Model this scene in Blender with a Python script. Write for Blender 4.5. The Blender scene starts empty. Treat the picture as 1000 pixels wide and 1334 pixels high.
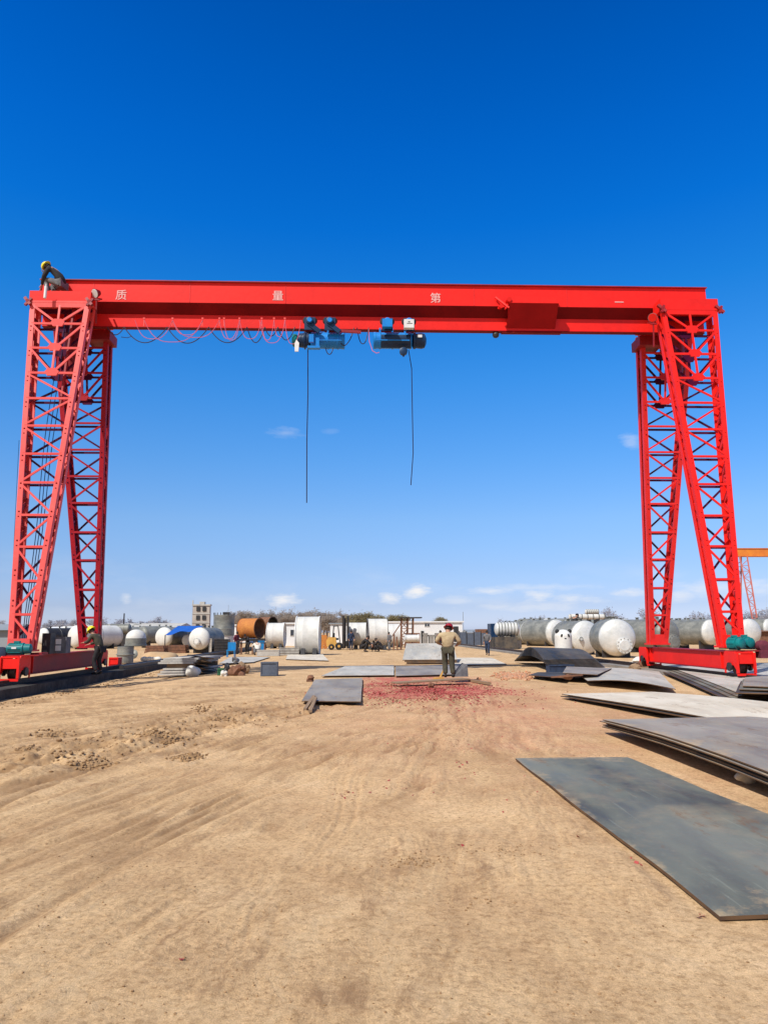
import bpy, bmesh, math, random
import numpy as np
from mathutils import Vector, Matrix
random.seed(7)
S = bpy.context.scene
COL = S.collection
V = Vector
R = math.radians

# ------------------------------------------------------------------ camera geometry
FPX, CX, CY, EYE = 963.0, 500.0, 667.0, 1.6
YAW, PIT, ROLL = R(2.2), math.atan(156.5/963), R(0.29)
fw = V((math.sin(YAW)*math.cos(PIT), math.cos(YAW)*math.cos(PIT), math.sin(PIT)))
rt0 = V((math.cos(YAW), -math.sin(YAW), 0)); up0 = rt0.cross(fw)
rt = rt0*math.cos(ROLL) - up0*math.sin(ROLL)
up = up0*math.cos(ROLL) + rt0*math.sin(ROLL)
def ray(px, py): return fw + rt*((px-CX)/FPX) - up*((py-CY)/FPX)
def P(px, py, Y):
    d = ray(px, py); return V((0, 0, EYE)) + d*(Y/d.y)
def G(px, py, z=0.0):
    d = ray(px, py); return V((0, 0, EYE)) + d*((z-EYE)/d.z)

cam = bpy.data.cameras.new('camera'); co = bpy.data.objects.new('camera', cam); COL.objects.link(co)
M3 = Matrix((rt, up, -fw)).transposed()
co.matrix_world = Matrix.Translation((0, 0, EYE)) @ M3.to_4x4()
cam.sensor_fit = 'VERTICAL'; cam.sensor_height = 36; cam.sensor_width = 27
cam.lens = FPX/1334*36; cam.clip_start = .1; cam.clip_end = 8000
S.camera = co

# ------------------------------------------------------------------ materials
def nodes(name):
    m = bpy.data.materials.new(name); m.use_nodes = True
    nt = m.node_tree; b = nt.nodes['Principled BSDF']
    return m, nt, b
def N(nt, t, **k):
    n = nt.nodes.new(t)
    for a, v in k.items():
        if a in n.inputs: n.inputs[a].default_value = v
        else: setattr(n, a, v)
    return n
def noise(nt, vec, scale, detail=4, rough=.55):
    n = N(nt, 'ShaderNodeTexNoise'); n.inputs['Scale'].default_value = scale
    n.inputs['Detail'].default_value = detail; n.inputs['Roughness'].default_value = rough
    nt.links.new(vec, n.inputs['Vector']); return n.outputs['Fac']
def ramp(nt, fac, stops):
    r = nt.nodes.new('ShaderNodeValToRGB'); cr = r.color_ramp
    while len(cr.elements) < len(stops): cr.elements.new(.5)
    for e, (p, c) in zip(cr.elements, stops):
        e.position = p; e.color = (*c, 1) if len(c) == 3 else c
    nt.links.new(fac, r.inputs['Fac']); return r.outputs['Color']
def mixc(nt, fac, a, b, mode='MIX'):
    m = nt.nodes.new('ShaderNodeMix'); m.data_type = 'RGBA'; m.blend_type = mode
    if isinstance(fac, (int, float)): m.inputs[0].default_value = fac
    else: nt.links.new(fac, m.inputs[0])
    for i, c in ((6, a), (7, b)):
        if isinstance(c, tuple): m.inputs[i].default_value = (*c, 1)
        else: nt.links.new(c, m.inputs[i])
    return m.outputs[2]
MATS = {}
def mk(name, c1, c2=None, scale=2.0, rough=.5, metal=0.0, bump=0.0, bscale=20.0, stretch=(1, 1, 1), lo=.35, hi=.65, c3=None, fine=.0, spec=.35):
    m, nt, b = nodes(name)
    tc = nt.nodes.new('ShaderNodeTexCoord'); mp = nt.nodes.new('ShaderNodeMapping')
    nt.links.new(tc.outputs['Object'], mp.inputs['Vector']); mp.inputs['Scale'].default_value = stretch
    vec = mp.outputs['Vector']
    if c2 is None: c2 = tuple(x*.8 for x in c1)
    st = [(lo, c1), (hi, c2)] if c3 is None else [(lo, c1), ((lo+hi)/2, c2), (hi, c3)]
    col = ramp(nt, noise(nt, vec, scale, 6, .6), st)
    if fine: col = mixc(nt, fine, col, ramp(nt, noise(nt, vec, bscale, 5, .7), [(.3, (.2, .2, .2)), (.7, (.85, .85, .85))]), 'SOFT_LIGHT')
    nt.links.new(col, b.inputs['Base Color'])
    b.inputs['Roughness'].default_value = rough; b.inputs['Metallic'].default_value = metal
    b.inputs['Specular IOR Level'].default_value = spec
    if bump:
        bp = nt.nodes.new('ShaderNodeBump'); bp.inputs['Strength'].default_value = bump; bp.inputs['Distance'].default_value = .02
        nt.links.new(noise(nt, vec, bscale, 5), bp.inputs['Height']); nt.links.new(bp.outputs['Normal'], b.inputs['Normal'])
    MATS[name] = m; return m
red = mk('crane_red', (.84, .016, .010), (.70, .014, .010), .8, .48, bump=.12, bscale=6, fine=.25, spec=.25)
redb = mk('back_brace_shade_red', (.085, .005, .04), (.05, .004, .03), 1.2, .6, spec=.1)  # shade on rear braces and lacing, painted in as dark purple red
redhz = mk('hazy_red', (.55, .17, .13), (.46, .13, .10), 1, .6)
redfar = mk('far_leg_shade_red', (.40, .010, .022), (.30, .008, .02), 1, .55, spec=.2, fine=.3, bscale=9)  # left far leg: its lack of sun painted into a darker red
redp = mk('panel_shade_red', (.36, .008, .010), (.28, .006, .008), 1.2, .6, spec=.1)  # housing underside: same red with its shade painted in
redu = mk('underside_shade_red', (.20, .004, .006), (.14, .003, .005), 1.2, .6, spec=.1)  # girder underside: crane red darkened to paint in its shade
redf = mk('sheen_red', (.78, .095, .085), (.70, .06, .055), .8, .5, fine=.25, bscale=9)  # weathered red with the near left leg's sheen and haze painted in
reda = mk('tower_red', (.76, .022, .018), (.62, .016, .014), .9, .45, fine=.3, bscale=9)
redd = mk('dull_shade_red', (.30, .012, .016), (.20, .010, .015), 1.2, .55, fine=.3, bscale=9)  # duller red for fittings; doubles as painted shade on left beam and lacing
orange = mk('orange_paint', (.72, .24, .03), (.6, .17, .03), 1, .5)
black = mk('black_rubber', (.012, .012, .014), (.02, .02, .022), 3, .6)
darkst = mk('dark_steel', (.03, .032, .038), (.06, .05, .045), 3, .5, .3)
railst = mk('rail_steel', (.10, .06, .05), (.05, .035, .03), 4, .5, .5)
teal = mk('teal_paint', (.004, .20, .20), (.003, .14, .15), 4, .4)
blue = mk('hoist_blue', (.006, .22, .66), (.005, .17, .54), 3, .4, fine=.3)
bluedk = mk('hoist_dark_blue', (.005, .035, .10), (.003, .020, .06), 3, .45)
white = mk('white_paint', (.72, .72, .71), (.6, .6, .59), 3, .5)
concdk = mk('shaded_concrete', (.085, .078, .07), (.045, .042, .04), 1.5, .95, bump=.5, bscale=7, fine=.5, spec=.1)  # concrete darkened to paint in the shade of the left rail bed
conc = mk('concrete', (.28, .26, .235), (.19, .175, .16), 1.5, .9, bump=.4, bscale=12, fine=.5)
concpale = mk('pale_concrete', (.50, .48, .44), (.38, .36, .33), 1.0, .9, fine=.4)
tgrey = mk('tank_grey', (.25, .25, .225), (.14, .145, .135), .9, .5, .1, stretch=(1, 1, 2.5), fine=.4, bscale=8)
tpale = mk('tank_pale', (.66, .66, .64), (.50, .51, .50), 1.2, .38, .12, fine=.35, bscale=6)
twhite = mk('drum_white', (.66, .65, .62), (.52, .51, .48), .8, .6, fine=.3, bscale=6)
rust = mk('rust_brown', (.22, .10, .055), (.12, .06, .04), 3, .85, fine=.4)
rusto = mk('rust_orange', (.52, .20, .045), (.40, .14, .04), 1.2, .8, fine=.4, bscale=7)
yellow = mk('yellow_paint', (.62, .36, .09), (.50, .28, .07), 3, .5)
hatyel = mk('yellow_plastic', (.85, .72, .02), (.75, .6, .02), 5, .35)
hatred = mk('red_plastic', (.35, .02, .03), (.28, .015, .025), 5, .35)
skin = mk('skin', (.45, .24, .16), (.38, .2, .13), 9, .6)
hair = mk('black_hair', (.015, .012, .01), None, 9, .7)
beige = mk('beige_cloth', (.45, .35, .21), (.33, .25, .145), 6, .9, bump=.5, bscale=14, fine=.4)
olive = mk('olive_cloth', (.085, .075, .048), (.05, .046, .032), 7, .9, bump=.5, bscale=14)
blackc = mk('black_cloth', (.018, .017, .020), (.035, .03, .03), 7, .9, bump=.4, bscale=14)
navy = mk('navy_cloth', (.03, .05, .10), (.02, .03, .06), 7, .9)
maroon = mk('maroon_cloth', (.16, .03, .05), (.10, .02, .035), 7, .9)
greyc = mk('grey_cloth', (.16, .16, .17), (.10, .10, .11), 7, .9)
tarp = mk('blue_tarp', (.015, .12, .50), (.01, .08, .38), 1, .6, bump=.4, bscale=3)
brightblue = mk('bright_blue', (.01, .22, .50), (.01, .16, .4), 3, .5)
shedw = mk('shed_white', (.74, .74, .74), (.62, .62, .62), .3, .7)
shedg = mk('shed_grey', (.26, .29, .32), (.20, .22, .25), .3, .7)
brick = mk('brick_pale', (.46, .41, .36), (.36, .31, .27), .5, .9)
dark = mk('dark_opening', (.03, .03, .034), None, 3, .7)
glass = mk('window_glass', (.05, .06, .075), (.03, .035, .045), 3, .15)
bark = mk('bark', (.30, .25, .21), (.22, .18, .16), 3, .9)
twig = mk('bare_twigs', (.44, .37, .30), (.34, .28, .23), .4, .95)  # lightened twig brown, distance haze mixed into the colour
twigg = mk('budding_twigs', (.34, .30, .16), (.27, .22, .13), .4, .95)
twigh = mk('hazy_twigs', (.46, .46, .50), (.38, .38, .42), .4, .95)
wood = mk('weathered_wood', (.30, .20, .12), (.20, .13, .08), 5, .9, stretch=(1, 6, 6), fine=.5)
sack = mk('white_sack', (.74, .72, .66), (.6, .57, .5), 3, .9)
green = mk('green_plastic', (.03, .14, .06), (.02, .09, .05), 3, .6)
slate = mk('slate_box', (.10, .12, .16), (.07, .085, .12), 3, .6, fine=.3)
clod = mk('dirt_clod', (.25, .145, .068), (.36, .225, .115), 2.5, .95, bump=.6, bscale=30)
sandm = mk('sand', (.50, .34, .19), (.42, .28, .16), 2, .95)
scrap = mk('red_paper', (.42, .075, .065), (.26, .035, .035), 6, .8)
stone = mk('pale_stone', (.45, .42, .37), (.30, .27, .24), 4, .9)
paint = mk('white_lettering', (.80, .47, .45), (.74, .36, .34), 3, .6)
cabpink = mk('pink_rope', (.68, .16, .22), (.6, .12, .18), 3, .6)
cabblk = mk('black_cable', (.02, .012, .03), None, 3, .5)

def steel(name, a, b_, c, dust=.35, edge=True, sc=.55, rough=.48):
    m, nt, bs = nodes(name)
    tc = nt.nodes.new('ShaderNodeTexCoord'); v = tc.outputs['Object']
    mp = nt.nodes.new('ShaderNodeMapping'); mp.inputs['Scale'].default_value = (1.8, .55, 1); mp.inputs['Rotation'].default_value = (0, 0, .3)
    nt.links.new(v, mp.inputs['Vector']); w = mp.outputs['Vector']
    base = ramp(nt, noise(nt, w, sc, 7, .62), [(.38, a), (.5, b_), (.62, c)])
    du = ramp(nt, noise(nt, v, 1.1, 9, .72), [(.48, (0, 0, 0)), (.72, (dust, dust, dust))])
    col = mixc(nt, du, base, (.40, .29, .18))
    sp = ramp(nt, noise(nt, v, 16, 6, .8), [(.60, (0, 0, 0)), (.74, (.45, .45, .45))])
    col = mixc(nt, sp, col, (.33, .28, .22))
    mp2 = nt.nodes.new('ShaderNodeMapping'); mp2.inputs['Scale'].default_value = (14, .6, 1); mp2.inputs['Rotation'].default_value = (0, 0, -.5); nt.links.new(v, mp2.inputs['Vector'])
    ln = ramp(nt, noise(nt, mp2.outputs['Vector'], 1.6, 3, .5), [(.66, (0, 0, 0)), (.70, (.22, .22, .22))])
    col = mixc(nt, ln, col, tuple(min(1, x*2.2) for x in b_))
    rs_ = ramp(nt, noise(nt, w, 1.7, 10, .8), [(.56, (0, 0, 0)), (.64, (.7, .7, .7))])
    col = mixc(nt, rs_, col, (.17, .095, .05) if b_[0] > .1 else (.07, .05, .04))
    sg_ = nt.nodes.new('ShaderNodeSeparateXYZ'); nt.links.new(tc.outputs['Generated'], sg_.inputs[0])
    def mm_(op, a, b):
        q = nt.nodes.new('ShaderNodeMath'); q.operation = op
        for i, t in enumerate((a, b)):
            if isinstance(t, (int, float)): q.inputs[i].default_value = t
            else: nt.links.new(t, q.inputs[i])
        return q.outputs[0]
    ex = mm_('ABSOLUTE', mm_('SUBTRACT', sg_.outputs[0], .5), 0); ey = mm_('ABSOLUTE', mm_('SUBTRACT', sg_.outputs[1], .5), 0)
    eg = mm_('ADD', mm_('MAXIMUM', ex, ey), mm_('MULTIPLY', mm_('SUBTRACT', noise(nt, v, 2.4, 8, .75), .5), .55))
    col = mixc(nt, ramp(nt, eg, [(.46, (0, 0, 0)), (.56, (.75, .75, .75))]), col, (.46, .33, .19) if b_[0] > .1 else (.14, .11, .08))
    scr = ramp(nt, noise(nt, w, 6, 8, .8), [(.58, (0, 0, 0)), (.70, (.35, .35, .35))])
    col = mixc(nt, scr, col, tuple(min(1, x*1.8) for x in b_))
    nt.links.new(col, bs.inputs['Base Color']); bs.inputs['Roughness'].default_value = rough; bs.inputs['Specular IOR Level'].default_value = .22
    rr = ramp(nt, noise(nt, w, 2.2, 5), [(.3, (rough,)*3), (.7, (min(1, rough+.35),)*3)])
    nt.links.new(rr, bs.inputs['Roughness'])
    bp = nt.nodes.new('ShaderNodeBump'); bp.inputs['Strength'].default_value = .25; bp.inputs['Distance'].default_value = .02
    nt.links.new(noise(nt, v, 5, 6), bp.inputs['Height']); nt.links.new(bp.outputs['Normal'], bs.inputs['Normal'])
    MATS[name] = m; return m
plate_bl = steel('steel_bluegrey', (.075, .077, .070), (.135, .142, .122), (.175, .18, .155), .4)
plate_gr = steel('steel_grey', (.19, .165, .15), (.255, .23, .205), (.31, .28, .25), .4)
plate_pa = steel('steel_pale', (.50, .44, .36), (.58, .52, .43), (.64, .58, .49), .35, rough=.7)
plate_si = steel('steel_silver', (.36, .345, .31), (.44, .42, .375), (.50, .47, .42), .3)
plate_dk = steel('steel_black', (.030, .030, .030), (.055, .052, .052), (.085, .08, .075), .15)
edge_r = mk('rusty_edge', (.075, .042, .026), (.15, .08, .035), 3, .8)

# ------------------------------------------------------------------ mesh builder
class MB:
    def __init__(s): s.v = []; s.f = []
    def add(s, vs, fs):
        o = len(s.v); s.v += [V(p) for p in vs]; s.f += [tuple(i+o for i in f) for f in fs]; return s
    def box(s, c, d, m=None):
        x, y, z = (a/2 for a in d)
        vs = [V((i*x, j*y, k*z)) for k in (-1, 1) for j in (-1, 1) for i in (-1, 1)]
        if m is not None: vs = [m @ p for p in vs]
        c = V(c)
        return s.add([p+c for p in vs], [(0, 2, 3, 1), (4, 5, 7, 6), (0, 1, 5, 4), (2, 6, 7, 3), (0, 4, 6, 2), (1, 3, 7, 5)])
    def bb(s, a, b):   # box from two corners
        a, b = V(a), V(b); return s.box((a+b)/2, [abs(q) for q in (b-a)])
    def bar(s, a, b, w, h=None, upv=(0, 1, 0)):
        a, b = V(a), V(b); h = h or w; d = (b-a); L = d.length; d.normalize()
        u = V(upv); u = u - d*u.dot(d)
        if u.length < 1e-3: u = V((1, 0, 0)) - d*d.x
        u.normalize(); r_ = d.cross(u)
        vs = [p + r_*(i*w/2) + u*(j*h/2) for p in (a, b) for i, j in ((-1, -1), (1, -1), (1, 1), (-1, 1))]
        return s.add(vs, [(0, 1, 2, 3), (4, 7, 6, 5), (0, 4, 5, 1), (1, 5, 6, 2), (2, 6, 7, 3), (3, 7, 4, 0)])
    def frame(s, d):
        d = V(d).normalized(); u = V((0, 0, 1)) if abs(d.z) < .9 else V((0, 1, 0))
        x = u.cross(d).normalized(); y = d.cross(x); return x, y, d
    def lathe(s, o, axis, prof, n=20, cap=(True, True)):   # prof: [(t, r)]
        x, y, d = s.frame(axis); o = V(o); b0 = len(s.v); m = len(prof)
        for t, r_ in prof:
            for i in range(n):
                a = 2*math.pi*i/n; s.v.append(o + d*t + (x*math.cos(a) + y*math.sin(a))*r_)
        for k in range(m-1):
            for i in range(n):
                j = (i+1) % n; s.f.append((b0+k*n+i, b0+k*n+j, b0+(k+1)*n+j, b0+(k+1)*n+i))
        if cap[0]: s.f.append(tuple(b0+i for i in reversed(range(n))))
        if cap[1]: s.f.append(tuple(b0+(m-1)*n+i for i in range(n)))
        return s
    def cyl(s, a, b, r_, n=14, r2=None):
        a, b = V(a), V(b); return s.lathe(a, b-a, [(0, r_), ((b-a).length, r_ if r2 is None else r2)], n)
    def path(s, pts, r_, n=6):
        pts = [V(p) for p in pts]; b0 = len(s.v); m = len(pts)
        rs = r_ if isinstance(r_, list) else [r_]*m
        for k, p in enumerate(pts):
            d = (pts[min(k+1, m-1)] - pts[max(k-1, 0)]); x, y, d = s.frame(d)
            for i in range(n):
                a = 2*math.pi*i/n; s.v.append(p + (x*math.cos(a) + y*math.sin(a))*rs[k])
        for k in range(m-1):
            for i in range(n):
                j = (i+1) % n; s.f.append((b0+k*n+i, b0+k*n+j, b0+(k+1)*n+j, b0+(k+1)*n+i))
        s.f.append(tuple(b0+i for i in reversed(range(n)))); s.f.append(tuple(b0+(m-1)*n+i for i in range(n)))
        return s
    def prism(s, poly, vec):   # poly: list of 3D points, extruded by vec
        n = len(poly); poly = [V(p) for p in poly]; vec = V(vec)
        return s.add(poly + [p+vec for p in poly], [tuple(reversed(range(n))), tuple(range(n, 2*n))] + [(i, (i+1) % n, n+(i+1) % n, n+i) for i in range(n)])
    def blob(s, c, r_, seed=0, n=2, amp=.25, sc=(1, 1, 1)):
        bm = bmesh.new(); bmesh.ops.create_icosphere(bm, subdivisions=n, radius=1)
        rnd = random.Random(seed); ph = [V((rnd.uniform(-3, 3), rnd.uniform(-3, 3), rnd.uniform(-3, 3))) for _ in range(5)]
        vs = []
        for v in bm.verts:
            k = 1 + amp*sum(math.sin(v.co.dot(q)*1.5+i) for i, q in enumerate(ph))/2.5
            vs.append(V((v.co.x*sc[0], v.co.y*sc[1], v.co.z*sc[2]))*k*r_ + V(c))
        fs = [tuple(v.index for v in f.verts) for f in bm.faces]; bm.free(); return s.add(vs, fs)
    def build(s, name, mat, parent=None, smooth=False, label=None, kind=None, ang=35):
        me = bpy.data.meshes.new(name); o = bpy.data.objects.new(name, me); COL.objects.link(o)
        if parent is not None: off = ORG.get(parent.name, V((0, 0, 0))).copy()
        else:
            xs = [p.x for p in s.v]; ys = [p.y for p in s.v]
            off = V(((min(xs)+max(xs))/2, (min(ys)+max(ys))/2, min(p.z for p in s.v)))
        me.from_pydata([p-off for p in s.v], [], s.f); me.update()
        bm = bmesh.new(); bm.from_mesh(me); bmesh.ops.recalc_face_normals(bm, faces=bm.faces); bm.to_mesh(me); bm.free()
        if isinstance(mat, (list, tuple)):
            for q in mat: me.materials.append(q)
        else: me.materials.append(mat)
        if smooth: me.shade_smooth(); me.set_sharp_from_angle(angle=R(ang))
        if parent is not None:
            o.parent = parent
            pp = PW.get(parent.name)
            ORG[o.name] = off
        else: o.location = off; ORG[o.name] = off
        if label: o['label'] = label
        if kind: o['kind'] = kind
        return o
ORG = {}; PW = {}
def tag(o, label, cat, group=None, kind=None):
    if label: o['label'] = label
    if cat: o['category'] = cat
    if group: o['group'] = group
    if kind: o['kind'] = kind
    return o
def thing(name, label, cat, loc=(0, 0, 0), group=None, rotz=0):
    o = bpy.data.objects.new(name, None); COL.objects.link(o); o.empty_display_size = .2
    o.location = loc; o.rotation_euler = (0, 0, rotz); ORG[o.name] = V(loc) if rotz == 0 else V((0, 0, 0))
    return tag(o, label, cat, group)
def copy_tree(o, parent=None):
    c = o.copy(); COL.objects.link(c); c.parent = parent
    for ch in [q for q in o.children]: copy_tree(ch, c)
    return c
def place(o, loc, rz=0, sc=1, label=None, group=None):
    o.location = loc; o.rotation_euler = (0, 0, rz); o.scale = (sc,)*3 if not isinstance(sc, tuple) else sc
    if label: o['label'] = label
    if group: o['group'] = group
    return o

# ------------------------------------------------------------------ noise in numpy
def _h(ix, iy, s):
    n = (ix.astype(np.int64)*374761393 + iy.astype(np.int64)*668265263 + s*1442695041) & 0xffffffff
    n = ((n ^ (n >> 13))*1274126177) & 0xffffffff
    return ((n ^ (n >> 16)) & 0xffff)/65535.0
def vn(x, y, s=0):
    ix, iy = np.floor(x), np.floor(y); fx, fy = x-ix, y-iy
    fx = fx*fx*(3-2*fx); fy = fy*fy*(3-2*fy)
    a, b = _h(ix, iy, s), _h(ix+1, iy, s); c, d = _h(ix, iy+1, s), _h(ix+1, iy+1, s)
    return (a+(b-a)*fx)*(1-fy) + (c+(d-c)*fx)*fy - .5
def fbm(x, y, s=0, o=5, g=.55):
    t = 0; a = 1
    for i in range(o): t = t + a*vn(x*2**i+i*7.3, y*2**i-i*3.1, s+i); a *= g
    return t
def sstep(a, b, x):
    t = np.clip((x-a)/(b-a), 0, 1); return t*t*(3-2*t)

# ------------------------------------------------------------------ ground
def ruts():
    # tyre paths: x as a function of y through three seen points; (points, gauge, depth)
    L = []
    def path(pix, off=0, dep=.05, w=.10, tone=1):
        pts = [G(*p) for p in pix]; L.append(([p.x+off for p in pts], [p.y for p in pts], dep, w, tone))
    path([(0, 1008), (130, 970), (250, 930), (400, 900), (520, 887)], 0, .07, .16, 1)
    path([(0, 1040), (150, 990), (290, 945), (450, 912)], 0, .06, .15, .8)
    path([(0, 968), (150, 935), (330, 900)], 0, .05, .18, .9)
    path([(0, 1206), (170, 1105), (330, 1035), (480, 985), (620, 945)], 0, .05, .11, .9)
    path([(0, 1180), (170, 1088), (330, 1020), (480, 972), (600, 935)], 0, .035, .07, .6)
    path([(0, 1310), (200, 1180), (380, 1090), (520, 1030), (700, 975)], 0, .03, .09, .5)
    path([(0, 1120), (200, 1040), (370, 985), (520, 940), (590, 915)], 0, .035, .10, .6)
    path([(330, 1175), (400, 1110), (430, 1070), (450, 1000)], 0, .014, .05, .4)
    path([(360, 1170), (420, 1110), (448, 1070), (470, 1000)], 0, .014, .05, .4)
    path([(0, 1085), (160, 1022), (300, 975), (430, 935)], 0, .04, .12, .6)
    path([(560, 1334), (640, 1150), (700, 1020), (720, 960)], 0, .012, .08, .25)
    path([(160, 1334), (330, 1190), (520, 1085), (640, 1030), (800, 1000)], 0, .015, .10, .3)
    return L
RUTS = ruts()
def ground_fields(x, y):
    z = .05*fbm(x*.35, y*.35, 3, 3) + .010*fbm(x*2.3, y*2.3, 11, 4) + .004*fbm(x*11, y*11, 21, 3)
    tone = .38*fbm(x*.5, y*.9, 31, 4) + .25*sstep(.08, .4, fbm(x*2.6, y*1.8, 33, 4))
    # streaks left by dragged plates and wheels: they fan out from the work area
    th = np.arctan2(x-5.0, 31-y); rd = np.hypot(x-5.0, 31-y)
    stm = sstep(-.35, .15, fbm(x*.45, y*.45, 91, 3)+.15)*sstep(29, 24, y)*sstep(3.5, 1.0, x-(y-6)*.12)
    st = fbm(th*95+.9*fbm(x*.8, y*.8, 93, 2), rd*.30, 95, 5, .7)
    z = z + stm*.030*st*sstep(2, 8, y)
    tone = tone*sstep(1, 9, y) + stm*(.55*sstep(.06, .42, -st))*sstep(2, 9, y)
    wx = .10*fbm(x*1.1, y*.6, 41, 3); 
    for xs, ys, dep, w, tn in RUTS:
        o = np.argsort(ys); ysn = np.array(ys)[o]; xsn = np.array(xs)[o]
        xc = np.interp(y, ysn, xsn) + wx*.6
        sl = np.interp(y, (ysn[1:]+ysn[:-1])/2, np.diff(xsn)/np.diff(ysn)) if len(ysn) > 2 else 0
        d = (x-xc)/np.sqrt(1+sl*sl)
        on = sstep(ysn[0]-1.5, ysn[0], y)*(1-sstep(ysn[-1]-1, ysn[-1]+1.5, y))
        brk = sstep(-.25, .15, fbm(x*.9+tn*9, y*.9, 51, 3))
        g = np.exp(-((d-w*.9)/(w*.33))**2) + .8*np.exp(-((d+w*.5)/(w*.30))**2) + .35*np.exp(-((d+w*1.7)/(w*.3))**2)
        sh = np.exp(-((np.abs(d)-w*2.1)/(w*.5))**2)
        tread = .5+1.2*fbm(x*8, y*8, 77, 2)
        z = z + on*(.45+.55*brk)*(.42+.58*sstep(5, 12, y))*(-dep*g*(.75+.25*tread) + .55*dep*sh)
        tone = tone + on*brk*tn*(.55*g - .12*sh)*(.5+.5*sstep(4, 10, y))
    # churned band on the left half way up
    p0, p1 = G(90, 985), G(350, 925)
    t = np.clip(((x-p0.x)*(p1.x-p0.x)+(y-p0.y)*(p1.y-p0.y))/((p1.x-p0.x)**2+(p1.y-p0.y)**2), 0, 1)
    dd = np.hypot(x-(p0.x+t*(p1.x-p0.x)), (y-(p0.y+t*(p1.y-p0.y)))*.8)
    ch = np.exp(-(dd/1.2)**2)
    z = z + ch*(.13*np.maximum(fbm(x*2.2, y*2.2, 61, 4), -.1) + .05*fbm(x*7, y*7, 62, 3))
    tone = tone + ch*.5*sstep(.0, .5, fbm(x*1.6, y*2, 63, 3)+.25)
    # shallow trough along the left crane rail, level pads beneath steel plates
    dip = sstep(-5.2, -8.0, x)*sstep(12, 17, y)*(1-sstep(40, 55, y))
    z = z - .17*dip - .03*dip*fbm(x*2, y*2, 81, 3)
    def pad(x0, x1, y0, y1, m=.5):
        return sstep(x0-m, x0, x)*(1-sstep(x1, x1+m, x))*sstep(y0-m, y0, y)*(1-sstep(y1, y1+m, y))
    k = pad(2.0, 3.6, 4.2, 9.8, .12); z = z*(1-k) - .018*k
    k = np.maximum(pad(3.8, 6.2, 4, 12.4, .3), pad(4.6, 12, 10, 27, .6)); z = z*(1-.9*k) - .02*k
    k = pad(-3, 5, 19, 60, 2); z = z*(1-.8*k)
    far = sstep(28, 45, y); z = z*(1-.75*far)
    z = z*(1-sstep(60, 110, np.hypot(x, y)))
    # red mask: debris patch and dust around
    q = G(555, 900)
    xl_ = G(472, 900).x; rm = sstep(xl_-.05, xl_+.1, x+.12*fbm(x*3, y*3, 73, 3))*(1-sstep(q.x+.9, q.x+3.4, x))*sstep(17.8, 20.2, y+1.6*fbm(x*1.1, y, 74, 3))*(1-sstep(26.5, 28, y))
    redm = .95*rm*(.35+.65*sstep(-.35, .15, fbm(x*3, y*1.5, 71, 4))) + .22*np.exp(-((x-3.2)/3.5)**2-((y-15)/6.5)**2)*(1+1.2*fbm(x*1.3, y*1.3, 72, 4))
    return z, tone, redm, th, rd, stm
def gz(x, y):
    return float(ground_fields(np.array([x], float), np.array([y], float))[0][0])
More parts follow.
